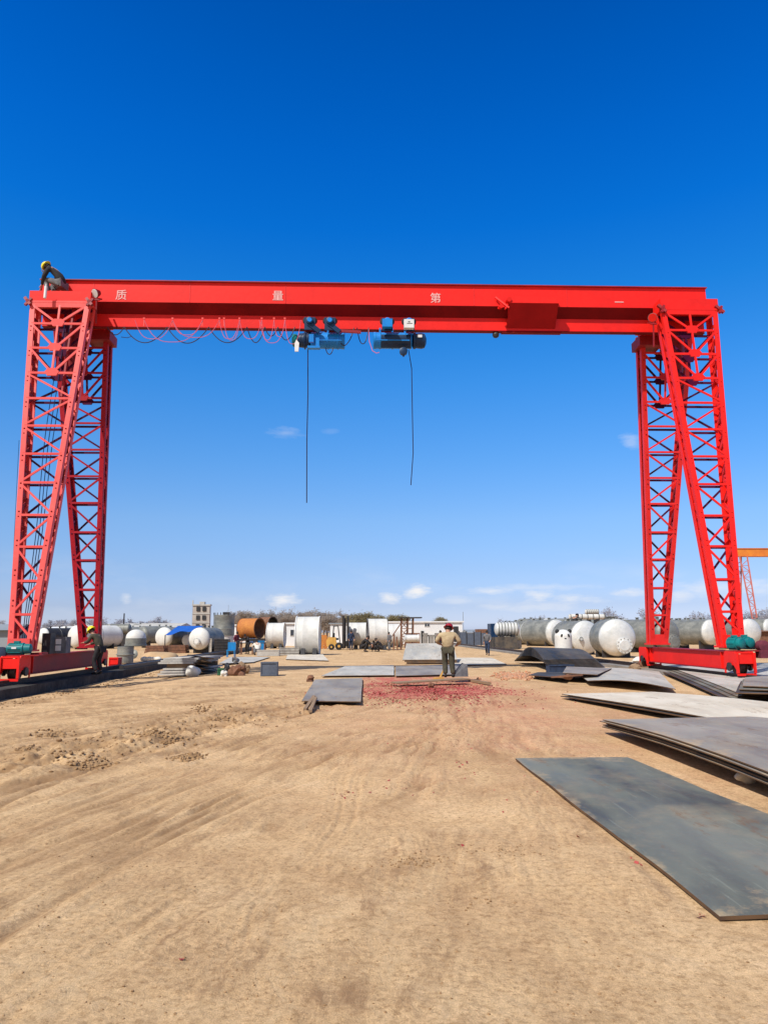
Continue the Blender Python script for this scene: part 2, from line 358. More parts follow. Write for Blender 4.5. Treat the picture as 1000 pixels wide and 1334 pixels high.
def build_ground():
    rr = [0.0, .8, 1.6]
    inv = np.linspace(1/2.3, 1/60, 560); rr += list(1/inv)
    rr += [66, 75, 88, 105, 130, 170, 230, 330, 500, 800, 1400, 2600, 5000]
    an = list(np.radians(np.concatenate([np.arange(-180, -42, 4), np.arange(-42, 46, .125), np.arange(46, 180, 4)])))
    rr = np.array(rr[1:]); an = np.array(an); nr, na = len(rr), len(an)
    RR, AA = np.meshgrid(rr, an, indexing='ij')
    x = (RR*np.sin(AA)).ravel(); y = (RR*np.cos(AA)).ravel()
    z, tone, redm, th, rd, stm = ground_fields(x, y)
    me = bpy.data.meshes.new('ground')
    verts = np.stack([x, y, z], 1); verts = np.vstack([verts, [[0, 0, 0]]]); c = len(verts)-1
    i = np.arange(nr-1)[:, None]; j = np.arange(na)[None, :]; j2 = (j+1) % na
    quads = np.stack([i*na+j, i*na+j2, (i+1)*na+j2, (i+1)*na+j], -1).reshape(-1, 4)[:, ::-1]
    tris = np.array([[c, (k+1) % na, k] for k in range(na)])
    nv, nq, ntr = len(verts), len(quads), len(tris)
    me.vertices.add(nv); me.vertices.foreach_set('co', verts.ravel().astype(np.float32))
    me.loops.add(nq*4+ntr*3); me.loops.foreach_set('vertex_index', np.concatenate([quads.ravel(), tris.ravel()]).astype(np.int32))
    me.polygons.add(nq+ntr)
    me.polygons.foreach_set('loop_start', np.concatenate([np.arange(nq)*4, nq*4+np.arange(ntr)*3]).astype(np.int32))
    me.update(calc_edges=True); me.validate()
    for nm, d in (('tone', tone), ('redm', redm), ('th', th), ('rd', rd), ('stm', stm)):
        at = me.attributes.new(nm, 'FLOAT', 'POINT'); at.data.foreach_set('value', np.append(d, 0).astype(np.float32))
    me.shade_smooth()
    if me.polygons[100].normal.z < 0: me.flip_normals()
    o = bpy.data.objects.new('ground', me); COL.objects.link(o); o['kind'] = 'structure'
    m, nt, b = nodes('dry_dirt'); me.materials.append(m)
    tc = nt.nodes.new('ShaderNodeTexCoord'); v = tc.outputs['Object']
    at = nt.nodes.new('ShaderNodeAttribute'); at.attribute_name = 'tone'
    ar = nt.nodes.new('ShaderNodeAttribute'); ar.attribute_name = 'redm'
    base = ramp(nt, noise(nt, v, .8, 8, .65), [(.34, (.53, .34, .18)), (.5, (.615, .41, .22)), (.66, (.68, .47, .265))])
    fine = ramp(nt, noise(nt, v, 26, 8, .75), [(.36, (.62, .57, .52)), (.5, (.98, .98, .98)), (.64, (1.12, 1.12, 1.14))])
    col = mixc(nt, 1.0, base, fine, 'MULTIPLY')
    col = mixc(nt, 1.0, col, ramp(nt, noise(nt, v, 140, 3, .8), [(.35, (.74, .72, .70)), (.5, (1, 1, 1)), (.66, (1.16, 1.16, 1.18))]), 'MULTIPLY')
    peb = ramp(nt, noise(nt, v, 70, 4, .8), [(.64, (0, 0, 0)), (.74, (.4, .4, .4))])
    col = mixc(nt, peb, col, (.26, .17, .10))
    def attr(n): q = nt.nodes.new('ShaderNodeAttribute'); q.attribute_name = n; return q.outputs['Fac']
    def mm(op, a, b):
        q = nt.nodes.new('ShaderNodeMath'); q.operation = op
        for i, t in enumerate((a, b)):
            if isinstance(t, (int, float)): q.inputs[i].default_value = t
            else: nt.links.new(t, q.inputs[i])
        return q.outputs[0]
    warp = noise(nt, v, .9, 4, .6)
    cb = nt.nodes.new('ShaderNodeCombineXYZ'); nt.links.new(mm('ADD', mm('MULTIPLY', attr('th'), 120), mm('MULTIPLY', warp, 3.5)), cb.inputs[0]); nt.links.new(mm('MULTIPLY', attr('rd'), .55), cb.inputs[1])
    sn = noise(nt, cb.outputs[0], 1.0, 9, .72)
    brk = ramp(nt, noise(nt, v, 1.3, 6, .7), [(.42, (0, 0, 0)), (.56, (1, 1, 1))])
    sf = mm('MULTIPLY', mm('MULTIPLY', ramp(nt, sn, [(.50, (0, 0, 0)), (.62, (.85, .85, .85))]), attr('stm')), brk)
    col = mixc(nt, sf, col, (.30, .175, .09))
    lf = mm('MULTIPLY', mm('MULTIPLY', ramp(nt, sn, [(.36, (.6, .6, .6)), (.46, (0, 0, 0))]), attr('stm')), .8)
    col = mixc(nt, lf, col, (.66, .47, .27))
    crumb = ramp(nt, noise(nt, v, 5.5, 10, .82), [(.52, (0, 0, 0)), (.62, (.5, .5, .5))])
    col = mixc(nt, crumb, col, (.40, .25, .125))
    dkf = ramp(nt, at.outputs['Fac'], [(.0, (0, 0, 0)), (.9, (.85, .85, .85))])
    col = mixc(nt, dkf, col, (.27, .155, .075))
    ro = N(nt, 'ShaderNodeMath', operation='MULTIPLY'); nt.links.new(ar.outputs['Fac'], ro.inputs[0])
    nt.links.new(ramp(nt, noise(nt, v, 9, 8, .8), [(.38, (.35,)*3), (.56, (1.15,)*3)]), ro.inputs[1])
    col = mixc(nt, ro.outputs[0], col, (.46, .10, .085))
    nt.links.new(col, b.inputs['Base Color']); b.inputs['Roughness'].default_value = .95
    b.inputs['Specular IOR Level'].default_value = .15
    b1 = nt.nodes.new('ShaderNodeBump'); b1.inputs['Strength'].default_value = .7; b1.inputs['Distance'].default_value = .03
    nt.links.new(mm('ADD', noise(nt, v, 9, 10, .8), mm('MULTIPLY', mm('MULTIPLY', sn, attr('stm')), 1.4)), b1.inputs['Height'])
    b2 = nt.nodes.new('ShaderNodeBump'); b2.inputs['Strength'].default_value = .4; b2.inputs['Distance'].default_value = .008
    nt.links.new(noise(nt, v, 60, 5, .7), b2.inputs['Height']); nt.links.new(b1.outputs['Normal'], b2.inputs['Normal'])
    nt.links.new(b2.outputs['Normal'], b.inputs['Normal'])
build_ground()

# ------------------------------------------------------------------ light and sky
SUNV = V((-7.4, -8.7, 12.9)).normalized()
EL = math.asin(SUNV.z); AZ = math.atan2(SUNV.x, SUNV.y)
ld = bpy.data.lights.new('sun', 'SUN'); ld.energy = 5.0; ld.angle = R(.5); ld.color = (1, .965, .90)
lo_ = bpy.data.objects.new('sun', ld); COL.objects.link(lo_)
lo_.rotation_euler = SUNV.to_track_quat('Z', 'Y').to_euler(); lo_.location = SUNV*60
W = bpy.data.worlds.new('World'); S.world = W; W.use_nodes = True; nt = W.node_tree
bg = nt.nodes['Background']; bg.inputs['Strength'].default_value = .10
sky = nt.nodes.new('ShaderNodeTexSky'); sky.sky_type = 'NISHITA'; sky.sun_disc = False
sky.sun_elevation = EL; sky.sun_rotation = AZ % (2*math.pi); sky.air_density = 1; sky.dust_density = .6; sky.ozone_density = 2.5
tc = nt.nodes.new('ShaderNodeTexCoord'); dirv = tc.outputs['Generated']
sx = nt.nodes.new('ShaderNodeSeparateXYZ'); nt.links.new(dirv, sx.inputs[0])
def mth(op, a, b=None, clamp=False):
    n = nt.nodes.new('ShaderNodeMath'); n.operation = op; n.use_clamp = clamp
    for i, q in enumerate((a, b)):
        if q is None: continue
        if isinstance(q, (int, float)): n.inputs[i].default_value = q
        else: nt.links.new(q, n.inputs[i])
    return n.outputs[0]
SKYTINT = [(-1.0, (1.0978, 1.2586, 2.0202)), (0.0, (1.0978, 1.2586, 2.0202)), (0.0086, (1.0978, 1.2586, 2.0202)), (0.0341, (0.8384, 0.9604, 1.5489)), (0.0853, (0.7915, 0.9607, 1.4065)), (0.1471, (0.7912, 1.083, 1.4828)), (0.2285, (0.5571, 1.1257, 1.6775)), (0.3267, (0.3012, 1.1386, 1.8973)), (0.4183, (0.0992, 1.0691, 2.0097)), (0.5014, (0.0219, 0.9433, 2.1329)), (0.575, (0.0067, 0.8509, 2.0938)), (0.639, (0.0, 0.7592, 1.9498)), (0.6929, (0.0, 0.6711, 1.7741)), (.74, (.45, .72, .95)), (1.0, (.5, .7, .85))]
zz = sx.outputs['Z']

tint = ramp(nt, mth('MAXIMUM', zz, 0), [(max(p, 0), c) for p, c in SKYTINT if p >= 0])
scol = mixc(nt, 1.0, sky.outputs['Color'], tint, 'MULTIPLY')
az = mth('ARCTAN2', sx.outputs['X'], sx.outputs['Y']); el = mth('ARCSINE', zz)
cv = nt.nodes.new('ShaderNodeCombineXYZ'); nt.links.new(mth('MULTIPLY', az, 1.0), cv.inputs[0]); nt.links.new(mth('MULTIPLY', el, 3.2), cv.inputs[1])
cn = noise(nt, cv.outputs[0], 26, 7, .62)
cn2 = noise(nt, cv.outputs[0], 6, 8, .6)
tot = None
for px, py, wx, wy, s in [(368, 782, 15, 7, .95), (505, 779, 12, 5, .8), (543, 772, 12, 7, 1.0), (372, 564, 16, 5, .20), (821, 575, 9, 7, .26), (640, 769, 22, 4, .6),
                          (702, 776, 16, 6, .7), (742, 781, 20, 5, .6), (818, 771, 14, 4, .6), (885, 775, 14, 7, .5), (690, 790, 60, 5, .35), (165, 779, 6, 5, .5), (590, 782, 25, 4, .35),
                          (960, 765, 60, 8, .45), (700, 765, 60, 3, .3), (430, 562, 8, 3, .07)]:
    d = ray(px, py).normalized(); a0 = math.atan2(d.x, d.y); e0 = math.asin(d.z)
    q = mth('SQRT', mth('ADD', mth('POWER', mth('DIVIDE', mth('SUBTRACT', az, a0), wx/FPX*1.25), 2), mth('POWER', mth('DIVIDE', mth('SUBTRACT', el, e0), wy/FPX*1.25), 2)))
    k = mth('SUBTRACT', 1.25, q)
    k = mth('ADD', k, mth('MULTIPLY', mth('SUBTRACT', cn, .5), 3.2))
    k = mth('MULTIPLY', mth('MULTIPLY', k, .9, True), s)
    tot = k if tot is None else mth('MAXIMUM', tot, k)
band = mth('MULTIPLY', mth('MULTIPLY', mth('SUBTRACT', zz, .012), 40, True), mth('SUBTRACT', 1, mth('MULTIPLY', mth('SUBTRACT', zz, .04), 14, True), True))
wisp = mth('MULTIPLY', mth('MULTIPLY', mth('SUBTRACT', cn2, .50), 3.0, True), mth('MULTIPLY', band, .40))
tot = mth('MAXIMUM', tot, wisp)
vd = nt.nodes.new('ShaderNodeVectorMath'); vd.operation = 'DOT_PRODUCT'; nt.links.new(dirv, vd.inputs[0]); vd.inputs[1].default_value = tuple(SUNV)
glow = mth('MULTIPLY', mth('SUBTRACT', vd.outputs['Value'], .42), 2.6, True)
scol = mixc(nt, glow, scol, (4.6, 4.7, 4.9))
fin = mixc(nt, tot, scol, (9.0, 9.0, 9.2))
nt.links.new(fin, bg.inputs['Color'])
S.view_settings.view_transform = 'Standard'; S.view_settings.look = 'None'; S.view_settings.exposure = 0

# ------------------------------------------------------------------ gantry crane
CXC = .85
YN, YF, YTN, YTF = 23.3, 28.7, 25.0, 27.0
crane = thing('gantry_crane', 'huge red single girder gantry crane on lattice legs spanning the dirt yard', 'gantry crane', (CXC, 26, 0))
LEVELS = [13.08, 12.35, 11.4, 10.45, 9.5, 8.5, 7.5, 6.5, 5.4, 4.35, 3.25, 2.2, 1.45]
def leg(side, near, mat, matd):
    sg = -1 if side == 'L' else 1
    ti, to, bi, bo = 10.36, 12.27, (10.88 if near else 10.70), (11.42 if near else 11.22)
    yt, yb = (YTN, YN) if near else (YTF, YF)
    tz, bz = 13.13, 1.12
    hd = .27
    def pt(u, z, f):     # u 0 inner .. 1 outer, f -1 front (camera side) .. 1 back
        t = (z-bz)/(tz-bz)
        xi = bi+(ti-bi)*t; xo = bo+(to-bo)*t; y = yb+(yt-yb)*t
        return V((CXC+sg*(xi+(xo-xi)*u), y+f*hd*(.75+.25*t), z))
    m = MB()
    for u in (0, 1):
        for f in (-1, 1):
            w = .17
            m.bar(pt(u, bz, f), pt(u, tz, f), w, .05, (0, 1, 0))
            # angle flange turned inward
            a, b = pt(u, bz, f), pt(u, tz, f); o = V((sg*(.07 if u else -.07), -f*.075, 0))
            m.bar(a+o, b+o, .035, .13, (0, 1, 0))
    m.bb(pt(0, bz, -1)+V((-sg*.05, -.05, 0)), pt(1, bz+.34, 1)+V((sg*.05, .05, 0)))
    m.bb(pt(0, bz-.06, -1)+V((-sg*.13, -.12, 0)), pt(1, bz, 1)+V((sg*.13, .12, 0)))
    o = m.build('leg', mat, crane)
    for f in (1, -1):
        lat = MB()
        for k, z in enumerate(LEVELS[:-1]):
            w = .075 if k else .16
            lat.bar(pt(0, z, f), pt(1, z, f), w, .05)
        for k in range(len(LEVELS)-1):
            z0, z1 = LEVELS[k], LEVELS[k+1]
            if k < 3:
                mid = pt(.5, z1, f)
                lat.bar(pt(0, z0, f), mid, .075, .05); lat.bar(pt(1, z0, f), mid, .075, .05)
                lat.bar(pt(.5, z0, f), mid, .07, .05)
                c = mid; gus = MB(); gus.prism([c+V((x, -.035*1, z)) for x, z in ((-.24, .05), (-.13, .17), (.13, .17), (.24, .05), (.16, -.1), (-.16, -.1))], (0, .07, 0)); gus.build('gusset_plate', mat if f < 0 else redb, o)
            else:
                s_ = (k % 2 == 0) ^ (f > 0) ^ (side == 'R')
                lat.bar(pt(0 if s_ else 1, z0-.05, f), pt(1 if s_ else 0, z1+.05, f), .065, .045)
        lat.build('lattice', mat if f < 0 else redb, o)  # back face takes the dark red with its shade painted in
    zz_ = []
    z = 12.6
    while z > 1.9: zz_.append(z); z -= .48
    for u in (0, 1):
        sl = MB()
        for i, z in enumerate(zz_):
            a, b = pt(u, z, -1 if i % 2 else 1), pt(u, z-.42, 1 if i % 2 else -1)
            sl.bar(a, b, .15, .04, (1, 0, 0))
            if i % 3 == 0: sl.bar(pt(u, z, -1), pt(u, z, 1), .10, .05, (1, 0, 0))
        sl.build('side_lacing', matd, o)
    return pt
pLN = leg('L', True, redf, redd); pLF = leg('L', False, redfar, redb); leg('R', True, red, reda); leg('R', False, reda, redd)  # darker reds on the left far leg and lacing paint in shade

# girder: hollow trapezoid body over an I shaped runway
x0, x1 = CXC-12.36, CXC+12.36
gp = [(25.48, 14.38), (25.48, 13.59), (25.79, 13.262), (26.15, 13.262), (26.46, 13.59), (26.46, 14.38)]
g = MB().prism([(x0, y, z) for y, z in gp], (x1-x0, 0, 0)).build('girder', red, crane)
m = MB(); m.prism([(x0+.01, 25.475, 13.585), (x0+.01, 25.787, 13.256), (x0+.01, 25.80, 13.268), (x0+.01, 25.488, 13.598)], (x1-x0-.02, 0, 0)); m.build('underside_shade_panel', redu, g)  # thin dark sheet over the sloping face, painting in its shade
m = MB(); m.bb((x0-.03, 25.40, 14.382), (x1+.03, 26.54, 14.42)); m.build('top_flange', redd, g)
m = MB(); m.bb((x0, 25.80, 12.76), (x1, 25.96, 13.25)); rw = m.build('runway_beam', red, crane)
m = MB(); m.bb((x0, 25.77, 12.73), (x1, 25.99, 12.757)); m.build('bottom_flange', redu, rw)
m = MB()
xa, xb = P(665, 400, 25.3).x, P(730, 400, 25.3).x
m.prism([(xa, 25.47, 13.85), (xa, 25.15, 13.83), (xa, 25.15, 13.58), (xa, 25.47, 13.50)], (xb-xa, 0, 0)); ah = m.build('access_housing', red, crane)
m = MB(); m.prism([(xa+.01, 25.16, 13.572), (xa+.01, 25.78, 12.86), (xa+.01, 25.88, 12.86), (xa+.01, 25.46, 13.49)], (xb-xa-.02, 0, 0)); m.build('underside_shade_panel', redp, ah)  # slanted face under the housing, shade put into its colour
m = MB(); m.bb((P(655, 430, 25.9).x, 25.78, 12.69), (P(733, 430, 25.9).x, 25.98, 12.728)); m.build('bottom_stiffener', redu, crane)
for k in range(7): m = MB(); xs_ = x0+1.9+k*3.5; m.bb((xs_-.012, 25.470, 13.60), (xs_+.012, 25.478, 14.37)); m.build('weld_seam', reda, g)
# bracket, hook, little cleats on the girder
m = MB(); xk = P(661, 400, 25.3).x
m.bar((xk-.35, 25.40, 13.9), (xk+.1, 25.2, 13.4), .06); m.bar((xk+.3, 25.44, 14.0), (xk-.05, 25.2, 13.35), .06); m.bar((xk-.3, 25.3, 13.42), (xk+.3, 25.3, 13.62), .05)
m.cyl((xk+.1, 25.42, 13.75), (xk+.1, 25.1, 13.7), .09); m.cyl((xk-.2, 25.42, 13.5), (xk-.2, 25.15, 13.45), .07); m.build('cable_bracket', red, crane)
m = MB(); xk = P(647, 432, 26).x; m.lathe((xk, 25.9, 12.715), (0, 0, -1), [(0, .10), (.08, .13), (.16, .10), (.2, .03)]); m.build('stop_buffer', darkst, crane)
for sg in (-1, 1):
    a, b = CXC+sg*12.42, CXC+sg*10.28
    m = MB(); m.bb((a, 24.76, 13.25), (b, 25.46, 13.64)); m.bb((a, 26.55, 13.25), (b, 27.3, 13.64)); m.bb((a, 25.465, 13.20), (a-sg*.1, 26.545, 13.60)); m.bb((a-sg*.2, 26.58, 12.93), (b+sg*.1, 27.28, 13.24))
    m.build('saddle', red, crane)
    m = MB(); m.bb((a+sg*.04, 24.70, 13.17), (b-sg*.02, 25.4, 13.245)); m.build('saddle_flange', redf if sg < 0 else red, crane)
    m = MB(); m.bb((b-sg*.15, 26.5, 12.55), (b+sg*.02+sg*.75, 27.35, 12.92)); m.build('leg_cap', redd, crane)
    # knee bracket under the runway seen through the top lattice
    m = MB(); xc = CXC+sg*11.2
    m.cyl((xc, 25.9, 12.72), (xc, 25.9, 11.9), .34, 16); m.cyl((xc, 25.9, 11.9), (xc+sg*.05, 25.9, 10.9), .30, 16, .16); m.build('cable_drum_housing', redd, crane)
    # bolted clamps at the ends of the saddle
    for xx in (a, b):
        m = MB(); m.bar((xx-.12, 24.72, 13.35), (xx+.12, 24.62, 13.05), .10); m.bar((xx+.1, 24.72, 13.33), (xx-.05, 24.6, 13.02), .08); m.cyl((xx, 24.6, 13.2), (xx, 24.78, 13.2), .06, 8); m.build('bolt_clamp', redd, crane)
# floodlights clamped where the saddles meet the girder
for px, py in ((122, 376), (855, 408)):
    c = P(px, py, 24.9); l = MB(); l.bar(c+V((0, .5, .0)), c+V((0, 0, -.2)), .05); l.bar(c+V((-.12, 0, -.25)), c+V((.12, 0, -.25)), .05); l.bar(c+V((0, 0, -.2)), c+V((0, .1, -1.1)), .045)
    o = l.build('lamp_bracket', redd, crane)
    h = MB(); h.lathe(c, V((-.35, -.5, -.35)), [(-.14, .05), (-.1, .10), (.08, .17), (.1, .17)], 14); o2 = h.build('floodlight', greyc if px > 500 else redd, crane)
    gl = MB(); gl.lathe(c, V((-.35, -.5, -.35)), [(.101, .155), (.112, .15)], 14); gl.build('lamp_glass', white if px < 500 else red, o2)
# the lettering on the girder
def glyph(t, px, py, size, wid=1.0):
    cu = bpy.data.curves.new('painted_character', 'FONT'); cu.body = t; cu.size = size; cu.align_x = 'CENTER'; cu.extrude = .002; cu.offset = .003
    tmp = bpy.data.objects.new('tmp', cu); COL.objects.link(tmp)
    dg = bpy.context.evaluated_depsgraph_get(); dg.update()
    me = bpy.data.meshes.new_from_object(tmp.evaluated_get(dg)); bpy.data.objects.remove(tmp)
    me.name = 'painted_character'
    if not len(me.vertices): return
    vs = np.array([v.co[:] for v in me.vertices]); c = (vs.min(0)+vs.max(0))/2
    p = P(px, py, 25.82)-V((0, .35, 0))
    off = V((CXC, 26, 0))
    for v in me.vertices:
        q = V(((v.co.x-c[0])*wid, -(v.co.z), v.co.y-c[1])); v.co = p+q-off+V((0, 0, 0))
    o = bpy.data.objects.new('painted_character', me); COL.objects.link(o); me.materials.clear(); me.materials.append(paint); o.parent = crane
    o['label'] = 'white painted character ' + t
glyph('质', 158, 384, .42); glyph('量', 362, 385, .42); glyph('第', 567, 388, .42); glyph('一', 806, 393.5, .36)

# end carriages with wheel boxes, motors and gearboxes
for sg in (-1, 1):
    xc = CXC+sg*10.93; mt = reda if sg < 0 else red
    m = MB(); m.bb((xc-.17, 22.75, .42), (xc+.17, 29.15, .93)); eb = m.build('end_beam', redd if sg < 0 else red, crane)  # left beam in a darker red, its unlit side painted in
    for z in (.932, .385): m = MB(); m.bb((xc-.24, 22.72, z), (xc+.24, 29.18, z+.033)); m.build('beam_flange', redd, eb)
    for y in (23.1, 28.8):
        m = MB(); m.bb((xc-.235, y, .42), (xc+.235, y+.02, .93)); m.build('stiffener', mt, eb)
    for yy, near in ((22.42, 1), (29.45, 0)):
        m = MB(); w = .27
        for s2 in (-1, 1):
            xs = xc+s2*w
            m.prism([(xs-.02, yy+u, z) for u, z in ((-.34, .30), (-.34, .42), (-.2, .55), (.2, .55), (.34, .42), (.34, .30), (.38, .30), (.38, .86), (.3, .96), (-.3, .96), (-.38, .86), (-.38, .30))], (.04, 0, 0))
        m.bb((xc-w+.03, yy-.36, .90), (xc+w-.03, yy+.36, .95)); m.bb((xc-w+.03, yy-.38, .60), (xc+w-.03, yy-.34, .885))
        m.bb((xc-w-.02, yy-.42, .24), (xc+w+.02, yy-.385, .31)); m.bb((xc-w-.03, yy-.43, .32), (xc-w+.04, yy-.386, .93)); m.bb((xc+w-.04, yy-.43, .32), (xc+w+.03, yy-.386, .93))
        wb = m.build('wheel_box', red, crane)
        wh = MB(); wh.lathe((xc-.11, yy, .50), (1, 0, 0), [(0, .26), (.03, .27), (.035, .22), (.19, .22), (.195, .27), (.22, .26)], 24); wh.build('wheel', railst, wb, True)
        ax = MB(); ax.cyl((xc-.33, yy, .50), (xc+.33, yy, .50), .07, 12); ax.cyl((xc+.295, yy, .5), (xc+.35, yy, .5), .13, 12); ax.cyl((xc-.295, yy, .5), (xc-.35, yy, .5), .13, 12); ax.build('axle_cap', darkst, wb, True)
    # drive: teal motors on top of the near wheel box
    def motor(c, d, r_, L, ml=teal):
        c = V(c); d = V(d).normalized(); mm = MB(); mm.lathe(c-d*L/2, d, [(0, r_*.55), (.03, r_*.8), (.05, r_), (L*.62, r_), (L*.64, r_*1.08), (L*.68, r_*1.08), (L*.70, r_*.9), (L-.03, r_*.86), (L, r_*.5)], 20)
        x, y, dd = mm.frame(d)
        for i in range(10):
            a = i*math.pi/10*2; q = (x*math.cos(a)+y*math.sin(a)); mm.bar(c-d*L*.4+q*r_, c+d*L*.1+q*r_, .012, .03, q)
        mo = mm.build('drive_motor', ml, crane, True)
        tb = MB(); tb.box(c+V((0, 0, r_+.03))+d*(-L*.1), (.16, .12, .07)); tb.build('terminal_box', ml, mo)
        pl = MB(); pl.box(c+V((0, -r_-.012, .03))+d*(-L*.12), (.14, .01, .05)); pl.build('nameplate', white, mo)
    if sg < 0:
        motor((xc+.05, 22.5, 1.16), (1, .1, 0), .17, .70)
        m = MB(); m.lathe((xc-.52, 22.45, 1.02), (0, 1, 0), [(0, .17), (.02, .2), (.22, .2), (.24, .17)], 16); m.bb((xc-.62, 22.5, .7), (xc-.42, 22.7, 1.0)); m.build('gearbox', navy, crane, True)
        m = MB(); m.bb((xc-.25, 22.35, .953), (xc+.7, 22.72, .985)); m.bb((xc+.28, 22.74, .97), (xc+.62, 23.2, 1.04)); m.build('motor_shelf', redd, crane)
        m = MB(); m.cyl((xc-.32, 22.0, .55), (xc-.32, 22.25, .55), .05, 10); m.bb((xc-.42, 21.97, .35), (xc-.24, 22.0, .52)); m.build('rail_clamp', rust, wb)
    else:
        motor((xc-.02, 22.5, 1.2), (.45, -.9, 0), .19, .52); motor((xc+.40, 22.7, 1.22), (.25, -.95, 0), .18, .5)
        m = MB(); m.lathe((xc+.78, 22.3, 1.12), (0, 1, 0), [(0, .12), (.02, .17), (.28, .17), (.3, .12)], 16); m.bb((xc+.62, 22.3, .75), (xc+.92, 22.6, 1.0)); m.build('gearbox', maroon, crane, True)
        m = MB(); m.bb((xc-.25, 22.35, .953), (xc+1.0, 22.78, .99)); m.build('motor_shelf', redd, crane)
# control cabinets on the left carriage
m = MB(); m.bb((-9.98, 23.95, .97), (-9.72, 24.35, 1.62)); c1 = m.build('control_cabinet', darkst, crane)
m = MB(); m.bb((-9.92, 24.7, .97), (-9.5, 25.1, 1.5)); c2 = m.build('control_cabinet', greyc, crane)
for z in (1.05, 1.26): m = MB(); m.bb((-9.84, 24.69, z), (-9.66, 24.698, z+.17)); m.build('warning_plate', white, c2)
# thin wires running down inside the left near leg
for k in range(3):
    m = MB(); m.path([pLN(.35+.1*k+.03*math.sin(z), z, .2) for z in np.linspace(12.6, 1.3, 14)], .014, 4); m.build('supply_wire', bluedk, crane)
m = MB(); m.path([pLN(1.15, z, -.6) for z in np.linspace(8, 1.2, 6)], .008, 4); m.build('supply_wire', bluedk, crane)
m = MB(); m.path([pLN(.30, z, .1) for z in np.linspace(13.2, 9.3, 8)], .06, 6); m.build('cable_conduit', redd, crane)

crane.location.y += .35

# rails on concrete beds
for sg, lab in ((-1, 'concrete bed of the left crane rail, running past the near left lattice leg'), (1, 'concrete bed of the right crane rail, running back past the large tanks')):
    xc = CXC+sg*10.93; zt = .13
    t = thing('crane_rail', ('rusty crane rail on a raised concrete bed under the left legs' if sg < 0 else 'rusty crane rail on a low concrete bed under the right legs'), 'rail', (xc, 26, 0))
    m = MB(); 
    if sg < 0: m.bb((xc-.75, 4, -.9), (xc+.68, 130, zt))
    else: m.bb((xc-.5, 4, -.5), (xc+.5, 130, zt))
    m.build('concrete_bed', concdk if sg < 0 else conc, t)
    m = MB(); m.bb((xc-.08, 4, zt+.004), (xc+.08, 130, zt+.022)); m.bb((xc-.015, 4, zt+.022), (xc+.015, 130, zt+.115)); m.bb((xc-.04, 4, zt+.115), (xc+.04, 130, zt+.15))
    m.build('rail', railst, t)
    if sg < 0:
        m = MB(); m.bb((xc+.35, 31.5, zt+.003), (xc+.55, 70, zt+.16)); m.build('cable_channel', darkst, t)

# ------------------------------------------------------------------ hoists under the girder
def wheelset(t, x, y, mat, mt2):
    for s2 in (-1, 1):
        m = MB(); yy = 26.25+s2*.52
        m.bb((x-.20, yy-.03, 12.47), (x+.20, yy+.03, 12.95)); tp = m.build('trolley_plate', mt2, t)
        for dx in (-.14, .14):
            w = MB(); w.lathe((x+dx, yy-.035, 12.86), (0, -s2*1.0 if s2 > 0 else 1, 0), [(.07, .10), (.11, .13), (.16, .13)], 14); w.build('trolley_wheel', darkst, tp)
        if s2 < 0:
            w = MB(); w.lathe((x, yy-.03, 12.80), (0, -1, 0), [(0, .12), (.02, .13), (.09, .13), (.10, .10)], 16); w.build('travel_motor', mat, tp, True)
            w = MB(); w.lathe((x, yy-.132, 12.80), (0, -1, 0), [(0, .09), (.03, .08)], 12); w.build('motor_cap', blue, tp)
def hoist(label, xa, xb, zc, motor_side, body):
    t = thing('wire_rope_hoist', label, 'hoist', ((xa+xb)/2, 26.2, zc-.35), 'electric hoists under the girder'); r_ = .31; yc = 26.2
    m = MB(); m.lathe((xa, yc, zc), (1, 0, 0), [(0, r_*.9), (.02, r_), (.10, r_), (.11, r_*.96), (xb-xa-.11, r_*.96), (xb-xa-.10, r_), (xb-xa-.02, r_), (xb-xa, r_*.9)], 28); m.build('rope_drum', body, t, True)
    for k in range(3):
        m = MB(); x = xa+.25+k*(xb-xa-.5)/2; m.lathe((x-.03, yc, zc), (1, 0, 0), [(0, r_*.95), (.005, r_*1.04), (.055, r_*1.04), (.06, r_*.95)], 28, (False, False)); m.bb((x-.03, yc-.08, zc+r_*.98), (x+.03, yc+.08, zc+r_+.16)); m.build('drum_bracket', body, t, True)
    for dz in (.12,): m = MB(); m.bar((xa+.1, yc-.35, zc-dz), (xb-.1, yc-.35, zc-dz), .035); m.build('tie_rod', body, t)
    return t
xa, xb = P(405, 440, 26).x, P(449, 440, 26).x
zc = P(425, 442, 25.9).z
h1 = hoist('blue electric hoist on the left under the girder, with two slanted gear arms', xa, xb, zc, -1, blue)
for k, px in enumerate((404, 430)):
    wheelset(h1, P(px, 424, 25.8).x, 26.2, bluedk, bluedk)
    m = MB(); x = P(px, 424, 25.8).x; m.bar((x-.05, 25.72, 12.72), (x+.35, 25.75, zc+.16), .17, .12); m.build('gear_arm', bluedk, h1)
m = MB(); m.lathe((xa-.02, 26.2, zc), (-1, 0, 0), [(0, .2), (.04, .27), (.16, .27), (.18, .33), (.22, .33), (.24, .27), (.42, .25), (.5, .12)], 22); mo = m.build('hoist_motor', bluedk, h1, True)
m = MB(); m.lathe((xa-.50, 26.2, zc), (-1, 0, 0), [(0, .20), (.05, .235), (.16, .235), (.2, .14)], 20); m.build('fan_cover', teal, mo, True)
c = P(387, 453, 25.6); m = MB(); m.prism([c+V(q) for q in ((-.07, 0, -.2), (.06, 0, -.2), (.08, 0, .12), (-.02, 0, .25), (-.08, 0, .1))], (0, .04, 0)); m.build('paper_tag', white, h1)
